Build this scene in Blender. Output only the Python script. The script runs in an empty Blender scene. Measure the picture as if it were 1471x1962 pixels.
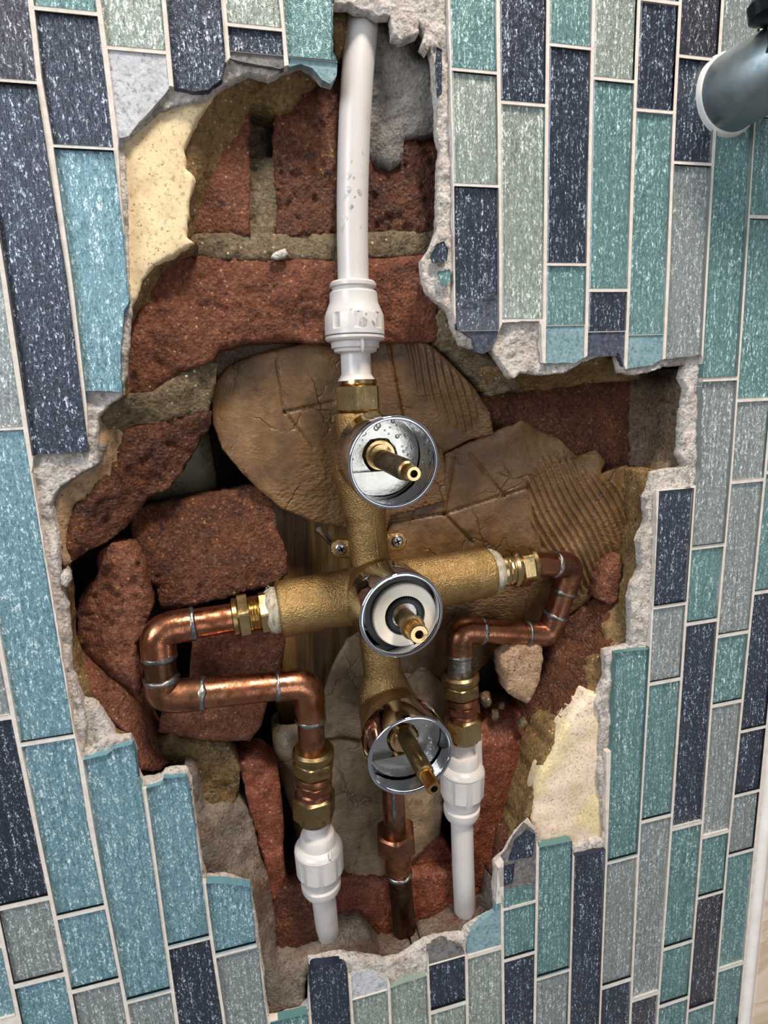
import bpy, math, random
import numpy as np
from mathutils import Vector, noise
from mathutils.geometry import delaunay_2d_cdt

# ---------------------------------------------------------------- camera, world, lights, exposure
# millimetre frame: wall face is the plane Y=0, X right, Z up, +Y goes into the wall
F_PX = 1101.25
CAM = np.array([-134.64, -284.66, 0.0])
ROT = np.array([[0.9690737497984915, -0.08955708022084656, 0.22994694351916792],
                [-0.24298370784547133, -0.18366077950735488, 0.9524849793001554],
                [-0.0430695388082713, -0.9789015514611609, -0.19974175170398195]])  # columns: right, down, forward
scene = bpy.context.scene
COL = scene.collection
cd = bpy.data.cameras.new('camera'); cam = bpy.data.objects.new('camera', cd); COL.objects.link(cam)
cd.sensor_fit = 'HORIZONTAL'; cd.sensor_width = 36; cd.lens = F_PX/1471*36; cd.clip_start = .005; cd.clip_end = 20
from mathutils import Matrix
r, d, f = ROT[:, 0], ROT[:, 1], ROT[:, 2]
M4 = Matrix(((r[0], -d[0], -f[0], CAM[0]/1000), (r[1], -d[1], -f[1], CAM[1]/1000), (r[2], -d[2], -f[2], CAM[2]/1000), (0, 0, 0, 1)))
cam.matrix_world = M4
scene.camera = cam
w = bpy.data.worlds.new('world'); scene.world = w; w.use_nodes = True
wb = w.node_tree.nodes['Background']; wb.inputs[0].default_value = (.80, .84, .90, 1); wb.inputs[1].default_value = .24

def area(name, loc, target, size, power, color):
    l = bpy.data.lights.new(name, 'AREA'); l.shape = 'RECTANGLE'; l.size, l.size_y = size; l.energy = power; l.color = color
    o = bpy.data.objects.new(name, l); COL.objects.link(o); o.location = loc
    o.rotation_euler = (Vector(target)-Vector(loc)).to_track_quat('-Z', 'Y').to_euler()
area('ceiling_light', (.16, -.66, 1.3), (0, 0, -.15), (.26, .26), 31, (1, .91, .80))
area('window_light', (-1.25, -.95, .55), (-.1, 0, -.15), (.7, .9), 19, (.82, .91, 1))
area('chrome_fill_light', (.62, -2.3, -.35), (0, 0, -.1), (1.1, 1.5), 11, (.93, .95, 1))  # added soft light behind the camera, brightens reflections in the chrome rims
scene.view_settings.view_transform = 'Standard'; scene.view_settings.look = 'None'
scene.view_settings.exposure = 0.0; scene.view_settings.gamma = 1; scene.view_settings.use_curve_mapping = False

# ---------------------------------------------------------------- helpers
rng = np.random.RandomState(7); random.seed(5)
def at(x, y, Y):
    """points (mm) seen at pixel x,y of the 1471x1962 frame at depth Y"""
    x = np.asarray(x, float); y = np.asarray(y, float); Y = np.asarray(Y, float)
    dv = ROT @ np.stack([x-735.5, y-981.0, np.full_like(x, F_PX)])
    t = (Y-CAM[1])/dv[1]
    return (CAM[:, None]+dv.reshape(3, -1)*t.reshape(-1)).T.reshape(x.shape+(3,))
def P(x, y, Y): return Vector(at(x, y, Y))
def proj(p):
    v = ROT.T @ (np.asarray(p)-CAM); return np.array([735.5+F_PX*v[0]/v[2], 981+F_PX*v[1]/v[2]])

def setprops(o, label=None, cat=None, group=None, kind=None):
    if label: o['label'] = label
    if cat: o['category'] = cat
    if group: o['group'] = group
    if kind: o['kind'] = kind
    return o
def empty(name, loc, label=None, cat=None, group=None, kind=None):
    o = bpy.data.objects.new(name, None); COL.objects.link(o); o.location = Vector(loc)/1000
    o.empty_display_size = .01; o['_o'] = list(loc)
    return setprops(o, label, cat, group, kind)
def origin_of(o):
    v = Vector((0, 0, 0))
    while o is not None: v += o.location; o = o.parent
    return v*1000
def mk(name, verts, faces, mats, parent=None, smooth=True, angle=35, midx=None):
    V = np.array([tuple(v) for v in verts], float)
    if parent is None: org = (V.min(0)+V.max(0))/2
    else: org = np.array(origin_of(parent))
    me = bpy.data.meshes.new(name)
    me.from_pydata(((V-org)/1000).tolist(), [], [tuple(int(i) for i in q) for q in faces])
    for m in (mats if isinstance(mats, (list, tuple)) else [mats]): me.materials.append(m)
    if midx is not None: me.polygons.foreach_set('material_index', midx)
    if smooth:
        me.shade_smooth()
        if angle: me.set_sharp_from_angle(angle=math.radians(angle))
    me.update()
    o = bpy.data.objects.new(name, me); COL.objects.link(o)
    if parent is None: o.location = Vector(org)/1000
    else: o.parent = parent
    return o

class MB:
    def __init__(s): s.v = []; s.f = []
    def add(s, v, f):
        n = len(s.v); s.v += [tuple(q) for q in v]; s.f += [tuple(i+n for i in q) for q in f]; return s
def frame(d):
    d = Vector(d).normalized(); a = Vector((0, 1, 0)) if abs(d.y) < .8 else Vector((0, 0, 1))
    u = d.cross(a).normalized(); return d, u, d.cross(u).normalized()
def lathe(A, B, prof, seg=40, capA=True, capB=True, ph=0.0, mb=None):
    """prof: (u along A-B 0..1 (or mm if >1.5 flagged), radius mm, kind) ; kind 'h' hexagon, 's' splines, 'r' ribs"""
    mb = mb or MB(); A, B = Vector(A), Vector(B); dd, u, w = frame(B-A); v = []; fs = []
    for st in prof:
        t, rr = st[0], st[1]; k = st[2] if len(st) > 2 else ''
        c = A+(B-A)*t
        for i in range(seg):
            th = 2*math.pi*i/seg; R = rr
            if k == 'h':
                a = (th+ph) % (math.pi/3)-math.pi/6; R = min(rr/math.cos(a), rr*1.125)
            elif k == 's': R = rr*(1.0 if i % 2 else .80)
            elif k == 'r': R = rr*(1.0 if (i//2) % 4 else .955)
            v.append(c+(u*math.cos(th)+w*math.sin(th))*R)
    for j in range(len(prof)-1):
        for i in range(seg):
            a = j*seg+i; b = j*seg+(i+1) % seg; fs.append((a, b, b+seg, a+seg))
    if capA: fs.append(tuple(range(seg))[::-1])
    if capB: n = (len(prof)-1)*seg; fs.append(tuple(range(n, n+seg)))
    fs = [tuple(reversed(q)) for q in fs]
    mb.add(v, fs); return mb
def tube(pts, rad, seg=24, mb=None, bend=0, cap=True):
    """smooth tube through mm points; bend: corner radius mm"""
    mb = mb or MB(); pts = [Vector(p) for p in pts]; path = [pts[0]]
    for i in range(1, len(pts)-1):
        if bend:
            a, b, c = pts[i-1], pts[i], pts[i+1]; la = min(bend, (a-b).length*.5); lc = min(bend, (c-b).length*.5)
            s, e = b+(a-b).normalized()*la, b+(c-b).normalized()*lc
            for k in range(9): t = k/8; path.append(s*(1-t)**2+b*2*t*(1-t)+e*t*t)
        else: path.append(pts[i])
    path.append(pts[-1]); n = len(path)
    tang = [(path[min(i+1, n-1)]-path[max(i-1, 0)]).normalized() for i in range(n)]
    d0, u, w = frame(tang[0]); v = []; fs = []
    rr = rad if callable(rad) else (lambda t: rad)
    for i, p in enumerate(path):
        u = (u-tang[i]*u.dot(tang[i])).normalized(); w = tang[i].cross(u)
        R = rr(i/(n-1))
        for k in range(seg): th = 2*math.pi*k/seg; v.append(p+(u*math.cos(th)+w*math.sin(th))*R)
    for j in range(n-1):
        for i in range(seg): a = j*seg+i; b = j*seg+(i+1) % seg; fs.append((a, a+seg, b+seg, b)[::-1])
    if cap: fs.append(tuple(range(seg))[::-1]); fs.append(tuple(range((n-1)*seg, n*seg)))
    mb.add(v, fs); return mb
def build(mb, name, mat, parent=None, angle=35): return mk(name, mb.v, mb.f, mat, parent, True, angle)

def pip(poly, x, y):
    inside = np.zeros(np.shape(x), bool); n = len(poly); px, py = poly[:, 0], poly[:, 1]; j = n-1
    for i in range(n):
        c = (py[i] > y) != (py[j] > y)
        with np.errstate(divide='ignore', invalid='ignore'):
            inside ^= c & (x < (px[j]-px[i])*(y-py[i])/(py[j]-py[i]+1e-12)+px[i])
        j = i
    return inside
def n1(s, seed): return noise.noise(Vector((s, seed*7.31, seed*3.1)))
def rough(poly, step, jit, seed=1):
    """resample closed polygon (n x 2|3) at step px and roughen it"""
    poly = np.array([(p[0], p[1], p[2] if len(p) > 2 else 0) for p in poly], float); out = []; s = 0
    for i in range(len(poly)):
        a, b = poly[i], poly[(i+1) % len(poly)]; L = np.hypot(*(b-a)[:2]); n = max(1, int(round(L/step)))
        nx, ny = -(b-a)[1]/(L+1e-9), (b-a)[0]/(L+1e-9)
        for k in range(n):
            q = a+(b-a)*k/n; ss = s+L*k/n
            j = jit*(n1(ss/38, seed)*1.1+n1(ss/14, seed+3)*.8+n1(ss/6, seed+9)*.5)
            out.append((q[0]+nx*j, q[1]+ny*j, q[2]))
        s += L
    return np.array(out)
def seg_dist(x, y, a, b):
    ax, ay = a; bx, by = b; L2 = (bx-ax)**2+(by-ay)**2+1e-9
    t = np.clip(((x-ax)*(bx-ax)+(y-ay)*(by-ay))/L2, 0, 1)
    return np.hypot(x-ax-t*(bx-ax), y-ay-t*(by-ay))

def slab(name, poly, mat, parent, thick=12, grid=6, jit=3, amp=.8, ns=.05, seed=1, disp=None, edge=1.2, ew=8, side=.5, angle=None, crag=0, back=False):
    """broken-edged slab: outline px,py,Y; front surface interpolated over the outline's depths, displaced by fractal noise"""
    B = rough(poly, grid*1.1, jit, seed)
    x0, y0 = B[:, :2].min(0); x1, y1 = B[:, :2].max(0)
    gx, gy = np.meshgrid(np.arange(x0, x1, grid), np.arange(y0, y1, grid))
    gx = (gx+((np.arange(gx.shape[0]) % 2)*grid*.5)[:, None]).ravel(); gy = gy.ravel()
    rs = np.random.RandomState(seed); gx = gx+rs.uniform(-.22, .22, gx.size)*grid; gy = gy+rs.uniform(-.22, .22, gy.size)*grid
    m = pip(B, gx, gy); gx, gy = gx[m], gy[m]
    dd = np.hypot(gx[:, None]-B[None, :, 0], gy[:, None]-B[None, :, 1]).min(1); m = dd > grid*.55; gx, gy = gx[m], gy[m]
    nb = len(B); co = [Vector((a, b)) for a, b in B[:, :2]]+[Vector((a, b)) for a, b in zip(gx, gy)]
    ov, oe, of, _, _, _ = delaunay_2d_cdt(co, [(i, (i+1) % nb) for i in range(nb)], [], 1, 1e-4)
    X = np.array([v.x for v in ov]); Yp = np.array([v.y for v in ov])
    D = np.hypot(X[:, None]-B[None, :, 0], Yp[:, None]-B[None, :, 1]); W = 1/(D+1.5)**2.6
    Yd = (W*B[None, :, 2]).sum(1)/W.sum(1); db = D.min(1)
    Yd = Yd+edge*np.exp(-db/ew)
    base = at(X, Yp, Yd)
    if amp:
        nz = np.array([noise.fractal(Vector(p)*ns+Vector((seed*3.7, 0, 0)), .8, 2.1, 4) for p in base])
        Yd = Yd+amp*nz
    if crag:
        nz = np.array([noise.noise(Vector(p)*.23+Vector((seed, 5, 0))) for p in base]); Yd = Yd+crag*np.abs(nz)*2.2-crag*.5
    if disp is not None: Yd = Yd+disp(X, Yp, db)
    V = at(X, Yp, Yd); faces = []
    ec = {}
    for t in of:
        t = list(t)
        if len(t) < 3: continue
        a, b, c = t[:3]
        if (X[b]-X[a])*(Yp[c]-Yp[a])-(Yp[b]-Yp[a])*(X[c]-X[a]) > 0: t = t[::-1]
        faces.append(tuple(t))
        for i in range(len(t)): e = (t[i], t[(i+1) % len(t)]); ec[e] = 1
    bnd = [e for e in ec if (e[1], e[0]) not in ec]
    verts = [tuple(v) for v in V]; rings = 2; ring = [{} for _ in range(rings)]
    cen = V.mean(0)
    for e in bnd:
        for i in e:
            for k in range(rings):
                if i not in ring[k]:
                    q = np.array(verts[i]); dirc = (q-cen); dirc[1] = 0; L = np.linalg.norm(dirc)+1e-6
                    kk = side*(noise.noise(Vector(q)*.25+Vector((k*9, 0, 0)))*1.6)
                    q = q+np.array([0, thick*(k+1)/rings, 0])+dirc/L*kk*(1 if k == 0 else -.5)
                    ring[k][i] = len(verts); verts.append(tuple(q))
    for a, b in bnd:
        la, lb = a, b
        for k in range(rings):
            na, nb2 = ring[k][a], ring[k][b]; faces.append((lb, la, na, nb2)); la, lb = na, nb2
    if back:
        nf = len(of); off = len(verts); bk = {}
        for i in range(len(V)):
            if i in ring[-1]: bk[i] = ring[-1][i]
            else: bk[i] = len(verts); verts.append((V[i][0], V[i][1]+thick, V[i][2]))
        for t in faces[:nf]: faces.append(tuple(bk[i] for i in t)[::-1])
    return mk(name, verts, faces, mat, parent, True, angle)

# ---------------------------------------------------------------- materials
def srgb(r, g, b): return tuple(((c/255)/12.92 if c/255 <= .04045 else ((c/255+.055)/1.055)**2.4) for c in (r, g, b))+(1,)
class NT:
    def __init__(s, name):
        s.m = bpy.data.materials.new(name); s.m.use_nodes = True; s.t = s.m.node_tree; s.n = s.t.nodes
        s.b = s.n['Principled BSDF']; s.co = s.n.new('ShaderNodeTexCoord').outputs['Object']
    def new(s, t, **k):
        n = s.n.new(t)
        for a, v in k.items():
            if a.startswith('_'): setattr(n, a[1:], v)
            else: n.inputs[a.replace('_', ' ')].default_value = v
        return n
    def link(s, a, b): s.t.links.new(a, b)
    def noise(s, scale, detail=4, rough=.6, co=None, dist=0):
        n = s.new('ShaderNodeTexNoise', Scale=scale, Detail=detail, Roughness=rough, Distortion=dist); s.link(co or s.co, n.inputs['Vector']); return n.outputs['Fac']
    def vor(s, scale, co=None, feat='F1', out='Distance'):
        n = s.new('ShaderNodeTexVoronoi', Scale=scale, _feature=feat); s.link(co or s.co, n.inputs['Vector']); return n.outputs[out]
    def ramp(s, fac, stops, interp='LINEAR'):
        n = s.new('ShaderNodeValToRGB'); n.color_ramp.interpolation = interp; e = n.color_ramp.elements
        while len(e) < len(stops): e.new(.5)
        for el, (p, c) in zip(e, stops): el.position = p; el.color = c if len(c) == 4 else tuple(c)+(1,)
        s.link(fac, n.inputs[0]); return n.outputs[0]
    def mix(s, f, a, b, mode='MIX'):
        n = s.new('ShaderNodeMix', _data_type='RGBA', _blend_type=mode)
        for i, v in ((0, f), (6, a), (7, b)):
            if hasattr(v, 'links'): s.link(v, n.inputs[i])
            else: n.inputs[i].default_value = v
        return n.outputs[2]
    def stretch(s, sc, co=None):
        n = s.new('ShaderNodeMapping'); n.inputs['Scale'].default_value = sc; s.link(co or s.co, n.inputs[0]); return n.outputs[0]
    def bump(s, h, strength, dist=.001, nrm=None):
        n = s.new('ShaderNodeBump', Strength=strength, Distance=dist); s.link(h, n.inputs['Height'])
        if nrm is not None: s.link(nrm, n.inputs['Normal'])
        return n.outputs[0]
    def set(s, **k):
        for a, v in k.items():
            i = s.b.inputs[a.replace('_', ' ')]
            if hasattr(v, 'links'): s.link(v, i)
            else: i.default_value = v
        return s
G = lambda v: (v, v, v, 1)

def stone(name, c1, c2, c3, scale=90, bump=.8, bd=.0012, specks=None, wet=.75, speck_scale=330, stain=None, spec=.35, grain=1.3):
    t = NT(name)
    a = t.noise(scale, 6, .65); b = t.noise(scale*5, 4, .7)
    col = t.ramp(a, [(.3, c1), (.5, c2), (.72, c3)])
    col = t.mix(t.ramp(b, [(.35, G(0)), (.75, G(.75))]), col, c3)
    col = t.mix(t.ramp(t.noise(scale*2.4, 3, .6), [(.58, G(0)), (.66, G(.6))]), col, c1)
    if specks:
        sp = t.ramp(t.vor(speck_scale), [(.12, G(1)), (.2, G(0))])
        msk = t.ramp(t.noise(scale*2, 2), [(.5, G(0)), (.58, G(1))])
        col = t.mix(t.mix(1, sp, msk, 'MULTIPLY'), col, specks)
    if stain:
        col = t.mix(t.ramp(t.noise(22, 3, .6), [(.48, G(0)), (.62, G(.85))]), col, stain)
    g1 = t.noise(520, 5, .75); g2 = t.vor(620)
    col = t.mix(t.ramp(g1, [(.36, G(.75)), (.46, G(0))]), col, t.mix(.5, c1, (0, 0, 0, 1)))
    col = t.mix(t.ramp(g1, [(.55, G(0)), (.68, G(.6))]), col, t.mix(.22, c3, (1, .82, .62, 1)))
    h = t.mix(.45, a, b); h = t.mix(.5, h, g1); h = t.mix(.22, h, g2)
    t.set(Base_Color=col, Roughness=t.ramp(g1, [(.35, G(wet*.75)), (.65, G(min(1, wet*1.2)))]), Normal=t.bump(h, bump, bd*grain)); t.b.inputs['Specular IOR Level'].default_value = spec
    return t.m
brick_m = stone('brick_clay', srgb(56, 27, 16), srgb(104, 52, 31), srgb(128, 74, 46), 70, 1, .0022, srgb(180, 140, 105), .62, 300)
brick_d = stone('brick_clay_scorched', srgb(44, 23, 15), srgb(84, 43, 27), srgb(112, 64, 34), 75, 1, .003, srgb(168, 125, 60), .5, 280)
brick_r = stone('brick_rubble', srgb(68, 34, 22), srgb(114, 62, 41), srgb(142, 90, 64), 110, 1, .003, srgb(190, 150, 125), .6, 320)
brick_o = stone('brick_wet_orange', srgb(64, 30, 20), srgb(108, 52, 34), srgb(136, 76, 52), 60, .8, .0018, srgb(190, 140, 110), .4, 300)
sand_m = stone('sand_render', srgb(70, 50, 26), srgb(112, 86, 50), srgb(138, 110, 68), 80, .8, .0014, srgb(205, 185, 150), .7, 330)
sandg_m = stone('lime_mortar', srgb(56, 46, 32), srgb(98, 82, 58), srgb(126, 108, 80), 90, 1, .0018, srgb(215, 200, 175), .6, 260)
gold_m = stone('wet_mortar', srgb(66, 50, 28), srgb(110, 84, 46), srgb(140, 112, 66), 90, 1, .003, srgb(210, 180, 120), .3, 260, spec=.6)
cement_m = stone('grey_cement', srgb(84, 78, 72), srgb(114, 108, 102), srgb(134, 127, 120), 60, .9, .0016, None, .6)
cement_b = stone('muddy_cement', srgb(78, 62, 50), srgb(112, 98, 86), srgb(132, 120, 108), 45, .9, .0018, None, .45, stain=srgb(96, 62, 44))
mud_m = stone('muddy_render', srgb(50, 36, 26), srgb(92, 72, 54), srgb(118, 98, 78), 60, .9, .0016, None, .6)
cream_m = stone('cream_plaster', srgb(204, 176, 134), srgb(222, 196, 152), srgb(230, 208, 168), 30, .35, .0006, srgb(130, 105, 70), .6, 420)
pink_m = stone('pale_plaster', srgb(196, 170, 142), srgb(222, 198, 172), srgb(232, 212, 188), 30, .4, .0008, srgb(140, 110, 80), .6, 380, stain=srgb(214, 196, 140))
adh_m = stone('tile_adhesive', srgb(140, 126, 112), srgb(190, 178, 168), srgb(212, 204, 196), 70, 1, .0018, srgb(140, 125, 105), .75, 240)
chunk_m = stone('pale_mortar_lump', srgb(120, 78, 56), srgb(172, 138, 108), srgb(196, 166, 134), 60, 1, .002, srgb(120, 60, 40), .6, 200)
tan_m = stone('tan_render', srgb(120, 92, 64), srgb(160, 128, 94), srgb(176, 146, 112), 60, .6, .0012, srgb(90, 60, 40), .7, 300)
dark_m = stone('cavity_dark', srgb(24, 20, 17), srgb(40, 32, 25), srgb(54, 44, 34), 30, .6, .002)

t = NT('grout'); t.set(Base_Color=t.ramp(t.noise(160, 5, .7), [(.3, srgb(196, 184, 172)), (.7, srgb(224, 214, 204))]), Roughness=.8, Normal=t.bump(t.noise(900, 4, .7), .5, .0004)); grout_m = t.m
t = NT('corner_seal'); t.set(Base_Color=t.ramp(t.noise(60, 3, .6), [(.3, srgb(226, 216, 206)), (.7, srgb(240, 234, 226))]), Roughness=.45); seal_m = t.m
t = NT('beige_stone'); t.set(Base_Color=t.ramp(t.noise(14, 8, .65, dist=1.8), [(.3, srgb(202, 180, 154)), (.5, srgb(222, 204, 180)), (.56, srgb(198, 172, 142)), (.75, srgb(228, 212, 190))]), Roughness=.35); beige_m = t.m

def foil(name, dark, mid, glint, metal):
    t = NT(name)
    oi = t.new('ShaderNodeObjectInfo'); sc = t.new('ShaderNodeVectorMath', _operation='SCALE'); t.link(oi.outputs['Random'], sc.inputs['Scale']); sc.inputs[0].default_value = (3.1, 5.3, 7.7)
    ad = t.new('ShaderNodeVectorMath', _operation='ADD'); t.link(t.co, ad.inputs[0]); t.link(sc.outputs[0], ad.inputs[1])
    co = ad.outputs[0]
    wob = t.stretch((1, 1, .38), co); fine = t.stretch((1, 1, .55), co)
    n1_ = t.noise(720, 4, .75, wob, .7); n2_ = t.noise(1300, 2, .7, fine, .4); n3 = t.noise(30, 3, .6, co); ln = t.noise(700, 2, .5, t.stretch((1, 1, .035), co))
    f_ = t.mix(.42, n1_, n2_); f_ = t.mix(.16, f_, ln)
    col = t.ramp(f_, [(.43, dark), (.48, mid), (.535, mid), (.57, glint), (.605, (1, 1, 1, 1))])  # fibre flecks, with near-white stops painting glitter reflections into the colour
    col = t.mix(t.ramp(n3, [(.35, G(0)), (.7, G(.4))]), col, mid)
    nr = t.bump(f_, .9, .0008)
    t.set(Base_Color=col, Metallic=metal, Roughness=.26, Normal=nr, Specular_IOR_Level=.9)
    return t.m
def glass_front(name, tint):
    t = NT(name); t.n.remove(t.b); out = t.n['Material Output']
    tr = t.new('ShaderNodeBsdfTransparent'); tr.inputs[0].default_value = tint
    gl = t.new('ShaderNodeBsdfGlossy'); gl.inputs['Roughness'].default_value = .09
    nb = t.bump(t.noise(180, 2, .5), .25, .0005)
    t.link(nb, gl.inputs['Normal'])
    fr0 = t.new('ShaderNodeFresnel'); fr0.inputs[0].default_value = 1.5; ge = t.new('ShaderNodeNewGeometry')
    fr = t.new('ShaderNodeMath', _operation='MULTIPLY_ADD'); neg = t.new('ShaderNodeMath', _operation='MULTIPLY'); t.link(fr0.outputs[0], neg.inputs[0]); t.link(ge.outputs['Backfacing'], neg.inputs[1])
    sb = t.new('ShaderNodeMath', _operation='SUBTRACT'); t.link(fr0.outputs[0], sb.inputs[0]); t.link(neg.outputs[0], sb.inputs[1]); t.link(sb.outputs[0], fr.inputs[0]); fr.inputs[1].default_value = 1; fr.inputs[2].default_value = 0
    mx = t.new('ShaderNodeMixShader'); t.link(fr.outputs[0], mx.inputs[0]); t.link(tr.outputs[0], mx.inputs[1]); t.link(gl.outputs[0], mx.inputs[2])
    t.link(mx.outputs[0], out.inputs[0]); return t.m
def glass_side(name, c):
    t = NT(name); t.set(Base_Color=c, Roughness=.25); t.b.inputs['Specular IOR Level'].default_value = .6; return t.m
TM = {}
def matte(name, c1, c2, c3):
    return stone(name, c1, c2, c3, 60, .5, .0008, None, .5)
for k, c in (('m', ((98, 126, 132), (118, 148, 154), (136, 162, 166))), ('n', ((42, 46, 60), (58, 62, 78), (84, 88, 104))), ('g', ((150, 150, 152), (178, 178, 182), (202, 202, 204))), ('d', ((62, 58, 58), (96, 92, 92), (128, 124, 122)))):
    mm = matte('chipped_tile_'+k, *[srgb(*q) for q in c]); TM[k] = [mm, mm, mm]
for k, dk, md, lt, sd, tint, me in (
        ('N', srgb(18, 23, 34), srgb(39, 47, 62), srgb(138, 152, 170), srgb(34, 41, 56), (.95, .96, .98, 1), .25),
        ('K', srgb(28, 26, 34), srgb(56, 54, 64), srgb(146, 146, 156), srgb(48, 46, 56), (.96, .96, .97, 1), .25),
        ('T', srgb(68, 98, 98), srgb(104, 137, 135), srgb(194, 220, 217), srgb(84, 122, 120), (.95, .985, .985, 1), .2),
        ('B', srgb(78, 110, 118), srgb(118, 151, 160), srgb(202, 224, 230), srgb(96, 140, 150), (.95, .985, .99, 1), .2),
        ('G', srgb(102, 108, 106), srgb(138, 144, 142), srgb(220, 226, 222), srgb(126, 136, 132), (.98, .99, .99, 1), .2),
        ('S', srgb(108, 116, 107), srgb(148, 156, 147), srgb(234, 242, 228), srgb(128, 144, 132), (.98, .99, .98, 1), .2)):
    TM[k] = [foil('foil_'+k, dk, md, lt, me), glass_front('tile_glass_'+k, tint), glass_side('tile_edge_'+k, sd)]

def metal(name, c1, c2, rough=.2, bump=0, bs=900, stain=None, st=(.5, .64), sscale=60, r2=None):
    t = NT(name); a = t.noise(45, 5, .65)
    col = t.ramp(a, [(.3, c1), (.7, c2)]); R = t.ramp(t.noise(120, 4, .6), [(.3, G(rough*.75)), (.75, G(rough*1.35))])
    if stain:
        mk_ = t.ramp(t.noise(sscale, 5, .7), [(st[0], G(0)), (st[1], G(.9))]); col = t.mix(mk_, col, stain)
        R = t.mix(mk_, R, G(r2 or .55))
    t.set(Base_Color=col, Metallic=1, Roughness=R)
    if bump: t.set(Normal=t.bump(t.noise(bs, 3, .6), bump, .0008))
    return t.m
copper_m = metal('copper', srgb(150, 88, 60), srgb(204, 144, 110), .22, .2, 300, srgb(92, 56, 38), (.47, .66), 75)
copperd_m = metal('copper_tarnished', srgb(138, 88, 66), srgb(168, 114, 88), .3, .2, 300, srgb(84, 60, 40), (.45, .62), 70)
coppero_m = metal('copper_blackened', srgb(90, 66, 48), srgb(128, 92, 62), .32, .2, 300, srgb(30, 26, 26), (.4, .6), 50)
solder_m = metal('solder', srgb(110, 108, 104), srgb(168, 166, 160), .34, .5, 400, srgb(70, 62, 54), (.5, .65), 150)
brass_m = metal('brass_polished', srgb(184, 154, 104), srgb(212, 184, 134), .2, .1, 300, srgb(120, 92, 48), (.56, .7), 90)
brassd_m = metal('brass_weathered', srgb(138, 116, 78), srgb(168, 144, 102), .3, .2, 300, srgb(92, 66, 40), (.48, .64), 90)
cast_m = metal('brass_cast', srgb(158, 126, 80), srgb(186, 154, 104), .36, 1, 1100, srgb(132, 102, 60), (.5, .7), 50, .5)
chrome_m = metal('chrome', srgb(196, 198, 204), srgb(214, 216, 222), .05)
plate_m = metal('brushed_steel', srgb(170, 168, 160), srgb(196, 194, 186), .2, .12, 700)
arm_m = metal('satin_chrome', srgb(138, 148, 150), srgb(156, 166, 168), .5)
darkmetal_m = metal('dark_metal', srgb(40, 42, 46), srgb(60, 62, 66), .25)
screw_m = metal('zinc_screw', srgb(150, 148, 144), srgb(186, 184, 180), .25, .2, 500, srgb(96, 88, 78), (.55, .7), 200)

t = NT('white_plastic'); st = t.ramp(t.noise(70, 5, .7), [(.52, G(0)), (.75, G(.55))])
t.set(Base_Color=t.mix(st, srgb(202, 195, 190), srgb(182, 164, 140)), Roughness=.3, Normal=t.bump(t.noise(200, 2), .08, .0005)); t.b.inputs['Subsurface Weight'].default_value = .08; t.b.inputs['Subsurface Radius'].default_value = (.002, .002, .0015); plastic_m = t.m
t = NT('grey_seal'); t.set(Base_Color=srgb(90, 90, 96), Roughness=.5); gseal_m = t.m
t = NT('ivory_plastic'); t.set(Base_Color=t.ramp(t.noise(90, 3), [(.3, srgb(224, 208, 186)), (.7, srgb(236, 226, 210))]), Roughness=.3); ivory_m = t.m
t = NT('black_plastic'); t.set(Base_Color=srgb(24, 26, 28), Roughness=.35); black_m = t.m
t = NT('ptfe_tape'); t.set(Base_Color=t.ramp(t.noise(500, 3, .6, t.stretch((1, 1, .2))), [(.3, srgb(128, 114, 88)), (.65, srgb(196, 186, 166))]), Roughness=.35, Normal=t.bump(t.noise(700, 3, .6, t.stretch((2, 2, .15))), 1, .0008)); tape_m = t.m
t = NT('water'); t.set(Base_Color=(1, 1, 1, 1), Roughness=.03, Transmission_Weight=1, IOR=1.33); water_m = t.m
t = NT('inside_shadow'); t.set(Base_Color=srgb(18, 14, 10), Roughness=.8); hole_m = t.m
# wet brown card
def card(name, c1, c2, c3):
    t = NT(name)
    a = t.noise(38, 7, .65); b = t.noise(240, 4, .7)
    col = t.ramp(a, [(.3, c1), (.52, c2), (.72, c3)]); col = t.mix(t.ramp(b, [(.5, G(0)), (.72, G(.45))]), col, c1)
    wp_ = t.new('ShaderNodeVectorMath', _operation='MULTIPLY_ADD'); nn = t.new('ShaderNodeTexNoise', Scale=28., Detail=4.); t.link(t.co, nn.inputs['Vector']); t.link(nn.outputs['Color'], wp_.inputs[0]); wp_.inputs[1].default_value = (.045, .045, .045); t.link(t.co, wp_.inputs[2])
    vd = t.vor(26, wp_.outputs[0], feat='DISTANCE_TO_EDGE'); crack = t.ramp(vd, [(.0, G(0)), (.018, G(1))]); crack = t.mix(t.ramp(t.noise(30, 2), [(.45, G(0)), (.55, G(1))]), crack, G(1))
    col = t.mix(t.ramp(crack, [(0, G(.45)), (1, G(0))]), col, c1)
    wm = t.ramp(t.noise(20, 3, .5), [(.5, G(0)), (.62, G(1))])
    peb = t.vor(330, t.stretch((1, 1, 1.7)))
    h = t.mix(.5, t.mix(wm, a, peb), b); h = t.mix(.25, h, crack)
    t.set(Base_Color=col, Roughness=t.ramp(t.noise(30, 3), [(.35, G(.28)), (.65, G(.55))]), Normal=t.bump(h, .9, .002)); t.b.inputs['Specular IOR Level'].default_value = .45
    return t.m
card_m = card('wet_cardboard', srgb(72, 50, 28), srgb(108, 78, 46), srgb(134, 102, 66))
cardp_m = card('stained_cardboard', srgb(80, 64, 46), srgb(134, 112, 84), srgb(164, 140, 108))
olive_m = stone('olive_timber', srgb(62, 58, 38), srgb(92, 86, 58), srgb(112, 104, 74), 30, .3, .0006, None, .5)
t = NT('old_timber'); fib = t.stretch((1, 1, .05))
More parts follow.
